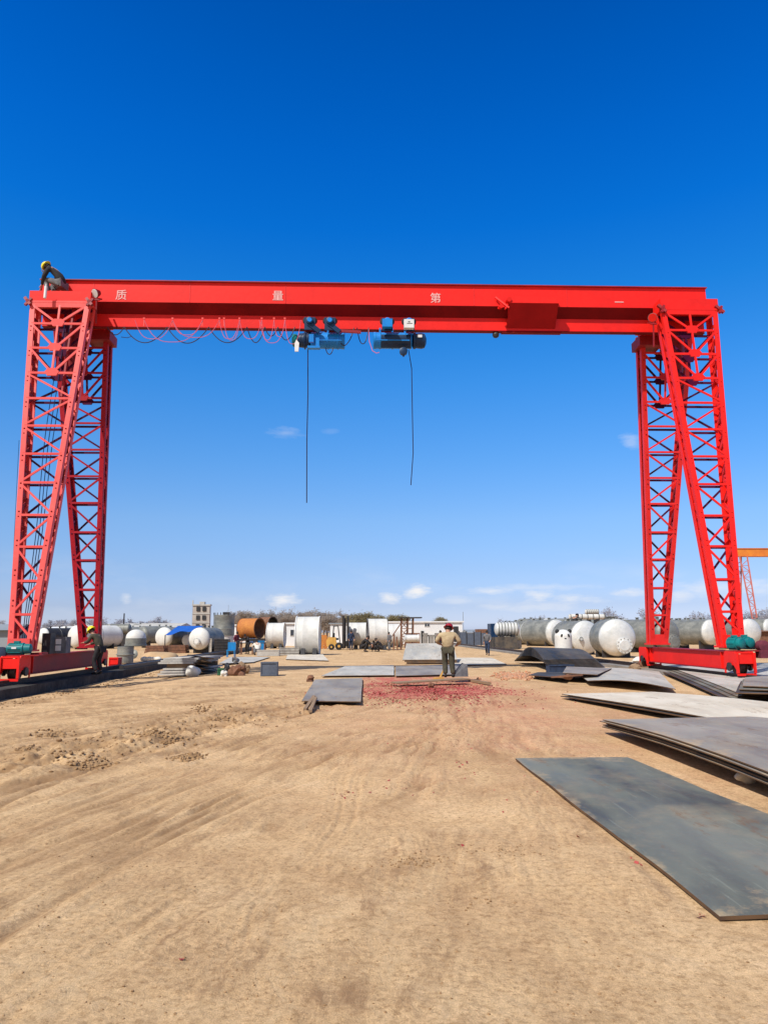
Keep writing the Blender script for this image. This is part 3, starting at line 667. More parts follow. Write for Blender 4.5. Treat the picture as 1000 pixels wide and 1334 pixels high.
c = P(408, 449, 25.7); m = MB(); m.bb(c+V((-.15, 0, .05)), c+V((.02, .12, .34))); m.bb(c+V((-.2, -.05, -.2)), c+V((.25, .15, -.12))); m.bb(c+V((.1, -.02, -.12)), c+V((.22, .1, .2))); m.build('rope_guide', blue, h1)
a, b = P(437, 433, 25.8), P(470, 435, 25.8); m = MB(); m.bar(a, b, .10, .08); m.build('red_bar', redd, h1)
xa, xb = P(486, 440, 26).x, P(536, 440, 26).x; zc = P(510, 442, 25.9).z
h2 = hoist('dark blue electric hoist on the right with a white control box above its motor', xa, xb, zc, 1, blue)
m = MB(); m.prism([(xa+.28, 26.2-.33*math.cos(a_), zc+.33*math.sin(a_)) for a_ in np.linspace(-1.3, .35, 9)]+[(xa+.28, 26.2-.29*math.cos(a_), zc+.29*math.sin(a_)) for a_ in np.linspace(.35, -1.3, 9)], (xb-xa-.33, 0, 0)); m.build('drum_dark_front', bluedk, h2)  # darker blue sheet over the lower front of the drum
for px in (504, 532): wheelset(h2, P(px, 424, 25.8).x, 26.2, blue, bluedk)
c = P(504, 424, 25.5); m = MB(); m.box(c, (.36, .2, .3)); m.build('junction_box', blue, h2)
c = P(532, 425, 25.45); m = MB(); m.box(c, (.36, .2, .32)); bx_ = m.build('control_box', white, h2)
m = MB(); m.box(c+V((.02, -.105, 0)), (.2, .008, .02)); m.box(c+V((0, -.105, .06)), (.08, .008, .03)); m.build('door_latch', greyc, bx_)
m = MB(); m.lathe((xb+.02, 26.2, zc), (1, 0, 0), [(0, .2), (.04, .30), (.12, .30), (.14, .27), (.34, .29), (.46, .26), (.52, .12)], 24); mo = m.build('hoist_motor', bluedk, h2, True)
c = P(546, 440, 25.88); m = MB(); m.box(c, (.17, .02, .10)); m.build('nameplate', white, mo)
c = P(525, 460, 25.9); m = MB(); m.lathe(c+V((0, -.09, 0)), (0, 1, 0), [(0, .10), (.02, .145), (.16, .145), (.18, .10)], 18); hb = m.build('hook_block', bluedk, h2, True)
m = MB(); m.path([c+V((.16*0, 0, -.1)), c+V((0, 0, -.2))], .03); m.build('hook', darkst, hb)
h1.location.y -= .16; h2.location.y -= .16
# pendant cables
a, b = P(401, 455, 26), P(399.5, 655, 26)
m = MB().path([a, a.lerp(b, .3)+V((.015, 0, 0)), a.lerp(b, .6)+V((-.01, 0, 0)), b], .019, 5); tag(m.build('pendant_cable', cabblk), 'long straight black cable hanging from the left blue hoist', 'cable')
pts = [P(532, 456, 26), P(536, 480, 26), P(537, 540, 26), P(538, 590, 26), P(535, 632, 26)]
m = MB().path(pts, .017, 5); tag(m.build('pendant_cable', cabblk), 'thin black cable with a bent lower end under the right hoist', 'cable')
# festoon cable along the runway
def sag(a, b, dz, n=12, pw=2):
    a, b = V(a), V(b); return [a.lerp(b, i/n)+V((0, 0, -dz*(1-abs(2*i/n-1)**pw))) for i in range(n+1)]
fest = thing('festoon_cable', 'black wavy power cable with pink rope loops hung along the left half of the girder', 'cable', P(250, 428, 25.7))
m = MB(); py = 426
T_ = [140, 162, 218, 272, 322, 345, 362, 384]
dp = [.42, .60, .62, .60, .6, .35, .50]
for i in range(len(T_)-1):
    a, b = P(T_[i], 426, 25.75), P(T_[i+1], 426, 25.75); m.path(sag(a, b, dp[i] if i else .3, 14), .018, 5)
m.path([P(158, 439, 25.75), P(166, 440, 25.75), P(172, 438, 25.75)], .012, 4)
m.build('black_cable', cabblk, fest)
m = MB()
H_ = [(176, 225, .50), (188, 264, .62), (225, 286, .45), (225, 264, .35), (286, 312, .50), (292, 313, .55), (312, 341, .50), (341, 357, .55), (357, 371, .42), (338, 372, .66), (371, 392, .70)]
for a_, b_, d_ in H_: m.path(sag(P(a_, 417, 25.7), P(b_, 417, 25.7), d_+.22, 14, 3), .011, 4)
m.build('pink_rope', cabpink, fest)
for px in (188, 225, 264, 286, 292, 312, 341, 357, 371): c = P(px, 415, 25.72); m = MB(); m.box(c, (.07, .05, .06)); m.bar(c, c+V((0, 0, -.3)), .03); m.build('cable_clip', redf, fest)
for a_, b_, d_, lb in ((424, 434, .25, 'small dark cable loop under the drum of the left hoist'), (444, 461, .30, 'dark cable loop hanging just right of the left hoist drum'), (465, 480, .62, 'deep dark cable loop midway between the two hoists')):
    y0 = 453 if b_ == 434 else (447 if b_ == 461 else 427)
    m = MB().path(sag(P(a_, y0, 25.8), P(b_, y0 if b_ != 461 else 427, 25.8), d_, 12, 2.5), .018, 5); tag(m.build('cable_loop', cabblk), lb, 'cable', 'cable loops between the hoists')
m = MB().path([P(480, 427, 25.8), P(481, 445, 25.8), P(485, 457, 25.8), P(490, 460, 25.8), P(494, 459, 25.8)], .014, 5); tag(m.build('loose_cable', cabpink), 'loose pinkish cable end hanging beside the right blue hoist', 'cable')

# ------------------------------------------------------------------ steel plates
def plate(name, corners, th, mat, label, cat='steel plate', group=None, z=None, bow=None, nx=10, ny=6, edge=None, tilt=None):
    """corners: near-left, near-right, far-right, far-left in ground coordinates (x, y); bow(u,v)->z"""
    a, b, c, d = [V((q[0], q[1], 0)) for q in corners]
    m = MB(); n1, n2 = nx, ny; top = []; bot = []
    for j in range(n2+1):
        for i in range(n1+1):
            u, v = i/n1, j/n2; p = (a.lerp(b, u)).lerp(d.lerp(c, u), v); wv_ = .005*math.sin(9*v+a.x*3)+.004*math.sin(23*v+a.y); p = p+V((wv_, .6*wv_*math.cos(7*u), 0)); zz0 = bow(u, v) if bow else (z or 0)
            top.append(V((p.x, p.y, zz0+th))); bot.append(V((p.x, p.y, zz0)))
    K = len(top); idx = lambda i, j: j*(n1+1)+i
    fs = [(idx(i, j), idx(i+1, j), idx(i+1, j+1), idx(i, j+1)) for j in range(n2) for i in range(n1)]
    m.add(top+bot, fs + [tuple(K+q for q in reversed(f)) for f in fs])
    per = [idx(i, 0) for i in range(n1)]+[idx(n1, j) for j in range(n2)]+[idx(i, n2) for i in range(n1, 0, -1)]+[idx(0, j) for j in range(n2, 0, -1)]
    nf = len(m.f)
    m.f += [(per[k], K+per[k], K+per[(k+1) % len(per)], per[(k+1) % len(per)]) for k in range(len(per))]
    o = m.build(name, [mat, edge or edge_r], None, True, ang=30)
    for p in o.data.polygons:
        if p.index >= nf: p.material_index = 1
    return tag(o, label, cat, group)
def g2(px, py, z=0): q = G(px, py, z); return (q.x, q.y)
# the big near plate
plate('steel_plate', [(2.05, 4.40), (3.62, 4.42), (3.47, 9.72), (2.01, 9.66)], .022, plate_bl, 'large blue-grey steel plate with rusty edges lying alone nearest in front', bow=lambda u, v: -.010+.012*math.sin(v*5)*u+.010*abs(math.sin(v*7+u*2)), nx=8, ny=24)
def stack(n, corners, th, gap, mats, labs, grp, bow0, off=.05, nx=10, ny=16, seed=1):
    rnd = random.Random(seed)
    for k in range(n):
        dx, dy = rnd.uniform(-off, off), rnd.uniform(-off, off)
        plate('steel_plate', [(x+dx, y+dy) for x, y in corners], th, mats[k % len(mats)], labs[k], group=grp, bow=(lambda u, v, k=k: bow0(u, v)+k*(th+gap)), nx=nx, ny=ny)
# arched stack at the right edge
pos = ['lowest', 'second lowest', 'middle', 'second from top', 'topmost']
bowB = lambda u, v: .05+.20*math.sin(math.pi*min(1, (1-v)*.9+.12))**1.2*(.55+.45*u)
stack(5, [(3.98, 4.6), (6.5, 4.6), (6.3, 12.05), (3.95, 12.05)], .014, .014, [plate_gr, plate_bl, plate_bl, plate_gr, plate_gr], ['%s plate of the bowed grey stack behind the lone near plate' % p for p in pos], 'plates of the bowed grey stack', bowB, .06, seed=3)
# pale plate
a, b = g2(737, 909), g2(862, 907)
for k, (lab, mt) in enumerate((('lower plate under the long cream dusty plate at the right', plate_dk), ('long cream coloured dusty plate crossing the right edge of the yard', plate_pa))):
    dx = .05*(1-k)
    plate('steel_plate', [(6.55-dx, 9.4), (9.1-dx, 10.6), (7.35-dx, 18.6), (4.98-dx, 18.2-dx)], .02, mt, lab, bow=lambda u, v, k=k: .04+k*.045+.09*math.sin(math.pi*v)*(.5+.5*u), nx=8, ny=16)
# silver plate further back, with dark one on top
plate('steel_plate', [g2(765, 893), g2(880, 905), g2(858, 880), g2(745, 877)], .02, plate_si, 'pale silver plate lying in front of the right crane carriage', bow=lambda u, v: .12+.10*math.sin(math.pi*u)*1.0, nx=10)
plate('steel_plate', [g2(733, 888), g2(778, 891), g2(797, 881), g2(738, 878)], .02, plate_gr, 'small dark plate lying across the left end of the silver plate', bow=lambda u, v: .26)
plate('steel_plate', [g2(688, 884), g2(735, 890), g2(745, 882), g2(700, 880)], .02, plate_dk, 'dark thin plate sticking out left of the silver plate', bow=lambda u, v: .10+.05*u)
# large grey plates right
for k in range(4):
    a = .06*k
    plate('steel_plate', [g2(948+6*k, 916-k), g2(1085, 905), g2(1010, 868), g2(838+5*k, 868)], .022, [plate_dk, plate_bl, plate_bl, plate_si][k], '%s plate of the wide grey stack before the right rail' % ['lowest', 'second', 'third', 'topmost silver'][k], group='plates of the wide stack before the right rail', bow=lambda u, v, k=k: .04+.028*k+.05*math.sin(math.pi*v), nx=8, ny=8)
for k in range(3):
    plate('steel_plate', [g2(958+5*k, 917-2*k), g2(1100, 925), g2(1080, 893), g2(965+3*k, 899)], .02, [plate_dk, plate_bl, plate_gr][k], ['lowest dark plate of the short pile at the right frame edge', 'bluish middle plate of the short pile at the right frame edge', 'topmost grey plate of the short pile at the right frame edge'][k], group='plates of the short pile at the right edge', bow=lambda u, v, k=k: .22+.05*k+.06*u)
# black curved stack in front of the tanks
q = G(716, 876)
for k in range(8):
    w0 = 1.05
    plate('curved_plate', [(7.5-.03*k, 28.7+.05*k), (10.0-.05*k, 29.9+.03*k), (10.6-.05*k, 37.0-.05*k), (8.2+.03*k, 38.8-.1*k)], .03, plate_dk, '%s black curved plate in the pile before the round tanks' % ['bottom', 'second', 'third', 'fourth', 'fifth', 'sixth', 'seventh', 'top'][k], group='black curved plates piled before the tanks',
          bow=lambda u, v, k=k: (.02+.05*k) + .50*max(0, math.sin(math.pi*min(1, .05+v*.93)))**.8*(1-.15*u), nx=5, ny=16, edge=plate_dk)
# plates on the ground in the middle
plate('steel_plate', [g2(393, 917), g2(470, 918), g2(472, 886), g2(410, 888)], .02, plate_gr, 'dusty grey plate lying left of the red paper debris', z=.05)
plate('steel_plate', [g2(418, 883), g2(513, 882), g2(513, 868.5), g2(450, 869.5)], .02, plate_si, 'bluish plate lying behind the red paper debris', z=.05)
plate('steel_plate', [g2(515, 883), g2(588, 881), g2(600, 867), g2(515, 870)], .02, plate_gr, 'grey brown plate lying just behind the worker with the red helmet', z=.05)
for k in range(3):
    c0 = G(533, 868); c1 = G(590, 868)
    plate('steel_plate', [(c0.x-.1*k, 37.6), (c1.x+.5, 37.6), (c1.x+.9, 42), (c0.x+.3, 42)], .04, plate_si, '%s plate of the tilted silver stack behind the beige worker' % ['lowest', 'middle', 'topmost'][k], group='plates of the tilted silver stack', bow=lambda u, v, k=k: .05+.07*k+.74*v)
plate('steel_plate', [g2(590, 868), g2(660, 867), g2(640, 858), g2(590, 858)], .02, plate_pa, 'pale plate lying right of the tilted silver stack', z=.04)
plate('steel_plate', [g2(285, 866), g2(330, 864), g2(352, 857), g2(300, 857)], .02, plate_si, 'pale plate lying behind the heap of scrap on the left', z=.04)
plate('steel_plate', [g2(372, 860), g2(428, 862), g2(420, 853), g2(375, 853)], .02, plate_pa, 'pale plate in front of the white upright steel drum', z=.04)
# left stack with light tops
for k in range(6):
    y0, yb = 29.9, 33.2; zz1 = [.02, .12, .22, .46, .54, .62][k]
    xl = G(219, 876).x+.1*(k % 3)
    plate('steel_plate', [(xl, y0), (xl+1.35, y0+.1), (xl+1.75, yb), (xl+.45, yb)], .07, plate_pa if k in (2, 5) else plate_gr, '%s board of the pale plate pile beside the left rail' % ['lowest', 'second', 'third', 'fourth', 'fifth', 'topmost'][k], group='pale plates piled beside the left rail', bow=lambda u, v, z=zz1: z-.05, edge=concpale)
m = MB(); m.bb((xl+.1, 30.1, .245), (xl+1.2, 30.25, .405)); tag(m.build('spacer_timber', wood), 'front timber spacer inside the pale plate pile', 'timber')
m = MB(); m.bb((xl+.4, 32.7, .245), (xl+1.6, 32.85, .405)); tag(m.build('spacer_timber', wood), 'rear timber spacer inside the pale plate pile', 'timber')
for k in range(5):
    c = G(273, 873); plate('offcut_plate', [(c.x-.5+.05*k, 30.2), (c.x+.35+.1*k, 30.0+.05*k), (c.x+.55-.05*k, 31.6), (c.x-.4, 31.6)], .03, plate_dk, '%s dark offcut leaning at the right end of the pale pile' % ['lowest', 'second', 'third', 'fourth', 'topmost'][k], group='dark offcuts beside the pale pile', bow=lambda u, v, k=k: .05+.13*k+.16*(1-u)-.05*v, nx=3, ny=2)
# plank under the worker, stick
m = MB(); a, b = G(513, 894), G(607, 891); m.bar(a+V((0, 0, .10)), b+V((0, 0, .16)), .55, .035, (0, 0, 1)); tag(m.build('plank', wood), 'long thin board the beige worker is standing on', 'board')
m = MB(); a, b = G(612, 888), G(637, 893); m.bar(a+V((0, 0, .04)), b+V((0, 0, .06)), .12, .07, (0, 0, 1)); tag(m.build('timber_offcut', wood), 'short dark timber lying right of the worker board', 'timber')

# ------------------------------------------------------------------ tanks
def tank(px, py, rpx, base, yaw, L, label, group, shell=tgrey, dome=tpale, manway=None, bands=2, saddle=True, bulge=.5, cat='tank', name='storage_tank'):
    b = G(px, base); Y = b.y; r_ = rpx*Y/FPX; c = P(px, py, Y); zc = max(c.z, r_*1.02+.02)
    t = thing(name, label, cat, (c.x, Y, 0), group); o = V((c.x, Y, zc))
    d = V((math.sin(yaw), math.cos(yaw), 0))     # from front dome to the back
    m = MB(); m.lathe(o, d, [(0, r_)]+[(L*k/6, r_) for k in range(1, 6)]+[(L, r_)], 36, (False, False)); sh = m.build('shell', shell, t, True)
    for s_, oo, dd in ((0, o, -d), (1, o+d*L, d)):
        pr = [(r_*bulge*math.sin(a), r_*math.cos(a)*.998) for a in np.linspace(0, math.pi/2*.97, 10)]
        m = MB(); m.lathe(oo, dd, [(-.04*r_, r_*1.012), (.0, r_*1.012)]+pr, 36, (False, True)); m.build('domed_end', dome, t, True)
    m = MB()
    for k in range(bands+1):
        q = o+d*(L*(k/bands if bands else 0)); m.lathe(q-d*.03, d, [(.01, r_*1.0), (.015, r_*1.012), (.045, r_*1.012), (.05, r_*1.0)], 36, (False, False))
    m.build('weld_band', tgrey, sh, True)
    if manway:
        mx, mz, mr = manway; x, y, _ = m.frame(d)
        q = o + V((d.y, -d.x, 0))*mx*r_ + V((0, 0, mz*r_)) - d*(r_*bulge*math.sqrt(max(.05, 1-mx*mx-mz*mz)) - .10)
        m = MB(); m.lathe(q, -d, [(0, mr*r_), (.16, mr*r_), (.165, mr*r_*1.25), (.23, mr*r_*1.25), (.24, mr*r_*.9), (.27, mr*r_*.8)], 24); mw = m.build('manway', dome, t, True)
        bo = MB()
        for i in range(12):
            a = i*math.pi/6; cc = q-d*.23+(V((d.y, -d.x, 0))*math.cos(a)+V((0, 0, 1))*math.sin(a))*mr*r_*1.1; bo.cyl(cc, cc-d*.04, .03, 6)
        bo.build('flange_bolt', tgrey, mw)
    if saddle:
        for f in (.12, .82):
            q = o+d*(L*f); n_ = V((d.y, -d.x, 0)); m = MB(); w = r_*.75; hz = zc-r_*.62
            pl = [q+n_*w-V((0, 0, zc)), q+n_*w*.98-V((0, 0, zc-hz)), q+n_*w*.5-V((0, 0, r_*.84)), q-V((0, 0, r_*.96)), q-n_*w*.5-V((0, 0, r_*.84)), q-n_*w*.98-V((0, 0, zc-hz)), q-n_*w-V((0, 0, zc))]
            m.prism(pl, d*.16); m.build('saddle', darkst, t)
    # nozzles on top
    m = MB()
    for f in (.25, .6, .85):
        q = o+d*(L*f)+V((0, 0, r_*.97)); m.cyl(q, q+V((0, 0, .16)), r_*.09, 10); m.cyl(q+V((0, 0, .16)), q+V((0, 0, .2)), r_*.15, 10)
    m.build('nozzle', shell, t)
    return t
GR, GL = 'grey domed tanks in the right row', 'domed tanks in the left row'
tank(803, 830.5, 24.0, 857, R(2), 2.0, 'largest right tank with white dome and round manhole, nearest to the dark plate pile', GR, manway=(.22, -.42, .34))
tank(762, 831, 21.5, 853, R(-14), 2.6, 'white domed tank half hidden left of the largest right tank', GR, dome=tpale, manway=(-.6, -.1, .10))
tank(724, 824.5, 17, 842, R(-24), 4.5, 'pale full dome tank behind the panda shaped dome', GR)
tank(697, 824, 15, 840, R(-30), 4.0, 'tank with white rounded end in the middle of the far right row', GR, bands=3)
tank(676, 823, 13, 837, R(-30), 3.5, 'tank whose narrow white end shows right of the banded far tank', GR)
tank(868, 826, 19.5, 851, R(-22), 3.4, 'grey tank standing directly behind the slim right lattice leg', GR, dome=tgrey, manway=(.1, -.5, .4))
tank(888, 825, 17, 846, R(-15), 2.5, 'tank mostly hidden behind the one at the slim right leg', GR)
tank(925, 823.5, 16.5, 847, R(-22), 3.8, 'smaller silver tank between the two right lattice legs, with low manhole', GR, manway=(.2, -.4, .3))
tank(975, 823, 17, 846, R(-10), 3.5, 'grey tank seen above the teal motors behind the near right leg', GR)
tank(845, 822, 15, 843, R(-60), 4.5, 'grey tank lying sideways left of the slim right leg', GR)
for k, (px, py, rp, bs, yw, L_, lb) in enumerate(((780, 819, 13, 838, -35, 5, 'grey tank in the rear line peeping over the largest right tank'), (815, 820, 14, 840, -35, 5, 'rear line grey tank between the largest tank and the slim leg'),
        (905, 820, 13.5, 839, -35, 5, 'rear line grey tank just left of the smaller silver tank'), (950, 820, 14, 840, -35, 5, 'rear line grey tank behind the lower part of the near right leg'),
        (1000, 819, 13, 838, -35, 5, 'rear line grey tank cut by the right frame edge'), (712, 818, 12.5, 836, -40, 5, 'rear line grey tank behind the pale full dome'), (745, 818, 12.5, 836, -40, 5, 'rear line grey tank over the white half hidden dome'))):
    tank(px, py, rp, bs, R(yw), L_, lb, 'grey tanks of the rear line on the right', bands=5)
# long banded tank on the dark rack
b = G(652, 842); Y = b.y
def lying(pxa, pxb, py, rpx, Y, label, mat, group=None, name='long_tank', cat='tank', dome=True, zb=None):
    a, c = P(pxa, py, Y), P(pxb, py, Y*1.0); r_ = rpx*Y/FPX; t = thing(name, label, cat, (a.x, Y, 0), group)
    L = (c-a).length; d = (c-a).normalized()
    bl = .5 if dome else .02
    m = MB(); pr = [(L*k/8, r_) for k in range(9)]; m.lathe(a, d, pr, 30, (not dome, not dome)); sh = m.build('shell', mat, t, True)
    if dome:
        for oo, dd in ((a, -d), (c, d)):
            m = MB(); m.lathe(oo, dd, [(r_*bl*math.sin(q), r_*math.cos(q)) for q in np.linspace(0, 1.52, 9)], 30, (False, True)); m.build('domed_end', mat, t, True)
    m = MB()
    for k in range(7): m.lathe(a+d*(L*k/6), d, [(-.03, r_), (-.02, r_*1.03), (.05, r_*1.03), (.06, r_)], 30, (False, False))
    m.build('weld_band', tgrey, sh, True)
    m = MB()
    for f in (.2, .8):
        q = a+d*L*f; m.bb((q.x-.15, Y-r_*.7, 0), (q.x+.15, Y+r_*.7, q.z-r_*.85))
    m.build('saddle', darkst, t); return t
lying(648, 672, 819.5, 8.8, 70, 'long pale tank with ribbed bands lying on a dark rack', tpale)
m = MB(); m.bb((P(645, 830, 68).x, 68, .0), (P(674, 830, 68).x, 70.8, .12))
for k in range(4): m.bb((P(645, 830, 68).x, 68+k*.8, .1), (P(674, 830, 68).x, 68.5+k*.8, 1.1))
t = tag(m.build('storage_rack', plate_dk), 'dark steel rack under the ribbed long tank', 'rack')
m = MB(); m.bb((P(639, 815, 75).x, 75, 0), (P(648, 815, 75).x, 77, 2.4)); tag(m.build('container', bluedk), 'small dark blue container left of the ribbed long tank', 'container')
# white vessels on the tops behind
lying(763, 778, 797, 3.2, 62, 'short white vessel lying highest above the right tank row', twhite, name='small_vessel')
lying(742, 786, 803.5, 3.5, 60, 'long slim white vessel above the tanks behind the largest one', twhite, name='small_vessel')
for px, py in ((760, 795), (771, 803), (747, 803), (739, 804)):
    pass
# panda faced dome
b = G(733, 845); Y = 44.0; c = P(733, 829.5, Y); r_ = 11*Y/FPX
t = thing('panda_figure', 'round white panda shaped dome with black ears standing behind the dark curved plates', 'figure', (c.x, Y, 0))
m = MB(); m.lathe(V((c.x, Y, 0)), (0, 0, 1), [(0, r_*.98), (c.z-r_*.7, r_), (c.z, r_)]+[(c.z+r_*.85*math.sin(q), r_*math.cos(q)) for q in np.linspace(.1, 1.5, 9)], 28); m.build('head', twhite, t, True)
for s2 in (-1, 1):
    m = MB(); m.blob((c.x+s2*r_*.72, Y-.1, c.z+r_*.62), r_*.27, 3, 2, 0); m.build('ear', black, t, True)
    m = MB(); m.blob((c.x+s2*r_*.38, Y-r_*.88, c.z+r_*.12), r_*.2, 3, 2, 0, (.8, .35, 1.1)); m.build('eye_patch', black, t, True)
m = MB(); m.blob((c.x, Y-r_*.98, c.z-r_*.2), r_*.11, 3, 2, 0, (1.2, .5, .8)); m.build('nose', black, t, True)

# left row
tank(260, 832, 14, 851, R(12), 3.0, 'white domed tank nearest right of the blue tarp roof', GL, shell=tgrey, dome=twhite, manway=(.0, -.25, .25), bands=2)
tank(245, 834, 8, 846, R(12), 2.0, 'small white dome peeping out left of the white domed tank', GL, dome=twhite)
tank(214, 830, 12.5, 846, R(20), 4.2, 'white domed tank resting on rusty timbers left of the blue tarp roof', GL, dome=twhite)
tank(138, 826, 11, 842, R(15), 4, 'white domed tank right behind the worker in the yellow helmet by the leg', GL, dome=twhite)
tank(100, 829, 14, 846, R(30), 5, 'broad white tank seen between the two left legs', GL, shell=twhite, dome=twhite)
tank(84, 827, 11, 844, R(40), 5, 'pale tank farthest left between the two left legs', GL, shell=twhite, dome=twhite)
tank(57, 829, 10.5, 846, R(30), 3.2, 'small dome tank behind the control cabinets of the left carriage', GL, shell=darkst, dome=twhite)
tank(186, 827, 11, 844, R(40), 3.6, 'grey tank lying behind the upright flanged vessel', GL, dome=tgrey)
for px, py, rp, bs, yw, lb, dm in ((118, 828, 12, 843, 30, 'white tank just left of the slim left leg', twhite), (230, 829, 10, 842, 25, 'grey tank under the left end of the blue tarp', tpale), (176, 822, 9, 836, 40, 'grey tank behind the dome cap of the upright vessel', tgrey), (150, 827, 10, 842, 35, 'pale tank close right of the worker at the left carriage', tpale)):
    tank(px, py, rp, bs, R(yw), 4.5, lb, GL, dome=dm, bands=4)
lying(138, 168, 819.5, 6.5, 88, 'long grey tank far back on the left beneath the low shed roof', tgrey)
def upright(px, base, topy, r1, label, parts, name='upright_vessel'):
    b = G(px, base); Y = b.y; s = Y/FPX; t = thing(name, label, 'vessel', (b.x, Y, 0)); 
    zt = P(px, topy, Y).z
    return t, b, Y, s, zt
t, b, Y, s, zt = upright(163, 863, 820, 0, 'grey upright vessel with flanges and a white dome cap beside the left rail', None)
z1 = zt*.48
m = MB(); m.lathe((b.x, Y, 0), (0, 0, 1), [(0, 10*s), (z1*.45, 10*s), (z1*.47, 11.3*s), (z1*.53, 11.3*s), (z1*.55, 10*s), (z1, 10*s)], 28); m.build('lower_ring', tgrey, t, True)
m = MB(); m.lathe((b.x+9*s, Y+.5, z1), (0, 0, 1), [(0, 13*s), (.04, 14*s), (.09, 14*s), (.1, 13*s), (zt*.25, 13*s)], 28); m.build('upper_ring', tgrey, t, True)
m = MB(); zb = z1+zt*.25; m.lathe((b.x+9*s, Y+.5, zb), (0, 0, 1), [(r_*0+(zt-zb)*math.sin(q), 12.5*s*math.cos(q)) for q in np.linspace(0, 1.5, 9)], 28); m.build('dome_cap', twhite, t, True)
t, b, Y, s, zt = upright(178, 861, 846, 0, 'pale round drum lid leaning by the upright flanged vessel', None, 'drum_lid')
m = MB(); m.lathe((b.x, Y-.5, zt*.55), (-.3, -1, .3), [(0, 5*s), (.1, 6*s), (.16, 4.5*s), (.2, 1*s)], 20); m.build('lid', tgrey, t, True)
# silo
t, b, Y, s, zt = upright(291, 845, 801, 0, 'grey vertical silo with a white lower half behind the dark crate', None, 'silo')
m = MB(); m.lathe((b.x, Y, 0), (0, 0, 1), [(0, 12*s), (zt*.38, 12.5*s)], 28); m.build('lower_shell', twhite, t, True)
m = MB(); m.lathe((b.x, Y, zt*.38), (0, 0, 1), [(0, 13.2*s), (zt*.2, 13.2*s), (zt*.205, 13.5*s), (zt*.22, 13.2*s), (zt*.58, 13.2*s), (zt*.6, 13.5*s), (zt*.62, 13.2*s)], 28); m.build('upper_shell', tgrey, t, True)
m = MB()
for i in range(18):
    a = i*math.pi/9; q = V((b.x+13.3*s*math.cos(a), Y+13.3*s*math.sin(a), zt)); m.bar(q, q+V((0, 0, .22)), .06)
m.build('rim_post', darkst, t)
m = MB(); m.bb((b.x-.5*s*3, Y-3*s, zt), (b.x+7*s, Y+3*s, zt+.28)); m.build('top_hatch', darkst, t)

# rolled shells
def shell(px, py, rpx, Y, d, L, label, mat, th=.05, group=None, inner=None, name='steel_drum', blocks=True, cat='steel drum'):
    c = P(px, py, Y); r_ = rpx*Y/FPX; d = V(d).normalized(); a = V((c.x, Y, max(c.z, r_+.02)))-d*L/2
    t = thing(name, label, cat, (c.x, Y, 0), group)
    m = MB(); m.lathe(a, d, [(0, r_-th), (0, r_), (L*.33, r_), (L*.335, r_*1.006), (L*.345, r_), (L*.66, r_), (L, r_), (L, r_-th)], 40, (False, False)); m.build('shell', mat, t, True)
    m = MB(); m.lathe(a, d, [(0.002, r_-th-.003), (L-.002, r_-th-.003)], 40, (False, False)); m.build('inner_face', inner or rust, t, True)
    for q in (a, a+d*L):
        m = MB(); m.lathe(q-d*.03, d, [(0, r_+.002), (0, r_+.05), (.06, r_+.05), (.06, r_+.002)], 40, (False, False)); m.build('rim', inner or mat, t, True)
    if blocks:
        m = MB(); n_ = V((d.y, -d.x, 0))
        for f in (.25, .75):
            for s2 in (-1, 1):
                q = a+d*L*f+n_*(s2*r_*.62); q.z = 0
                m.prism([q+n_*(-s2*.05), q+n_*(s2*.55), q+n_*(s2*.2)+V((0, 0, r_*.35)), q+n_*(s2*.0)+V((0, 0, r_*.24))], d*.3)
        m.build('wedge_block', dark, t)
    return t
shell(401.5, 828, 24, 54.5, (1, -.03, 0), 29/FPX*54.5, 'large white rolled drum standing on dark blocks in front of the white buildings', twhite, inner=white)
shell(327, 818.5, 12.5, 84, (.90, -.45, 0), 2.3, 'orange rusty rolled drum with a dark open mouth', rusto, inner=rust, blocks=False)
shell(348, 812.5, 8.5, 96, (.8, -.6, 0), 2.0, 'second rusty drum with a black mouth, behind the orange one', rust, inner=black, blocks=False)
shell(360, 827, 15, 78, (1, -.05, 0), 1.7, 'white rolled drum between the orange drum and the windowed building', twhite, inner=white)
shell(470, 826, 14.5, 72, (1, .04, 0), 2.6, 'white rolled drum just right of the forklift mast', twhite, inner=white)
shell(491, 824, 17.5, 69, (1, .06, 0), 1.8, 'taller white rolled drum with a dark rim, right of the forklift', twhite, inner=greyc)
shell(514, 827, 14, 80, (1, .0, 0), 1.6, 'white drum half hidden by the dark lattice stand', twhite, inner=white)
shell(536, 831.5, 4.5, 60, (1, .0, 0), 1.1, 'small silver drum at the foot of the dark lattice stand', tpale, inner=white, blocks=False)
# support frame under orange drum
m = MB(); a = G(327, 839); Y = 84; xa = P(313, 832, Y).x; xb = P(352, 832, Y).x; zt = P(327, 832, Y).z
m.bb((xa, Y-1, zt-.25), (xb, Y+1, zt)); 
for k in range(5): x = xa+(xb-xa)*k/4; m.bb((x-.08, Y-1, 0), (x+.08, Y-.85, zt-.25)); m.bb((x-.08, Y+.85, 0), (x+.08, Y+1, zt-.25))
tag(m.build('work_platform', darkst), 'dark steel trestle carrying the orange rusty drum', 'trestle')
for q in (twig, twigg, twigh):
    nt_ = q.node_tree; b_ = nt_.nodes['Principled BSDF']; tr_ = nt_.nodes.new('ShaderNodeBsdfTranslucent'); mx_ = nt_.nodes.new('ShaderNodeMixShader'); mx_.inputs[0].default_value = .5
    nt_.links.new(b_.inputs['Base Color'].links[0].from_socket, tr_.inputs['Color']); nt_.links.new(b_.outputs[0], mx_.inputs[1]); nt_.links.new(tr_.outputs[0], mx_.inputs[2])
    nt_.links.new(mx_.outputs[0], nt_.nodes['Material Output'].inputs['Surface'])
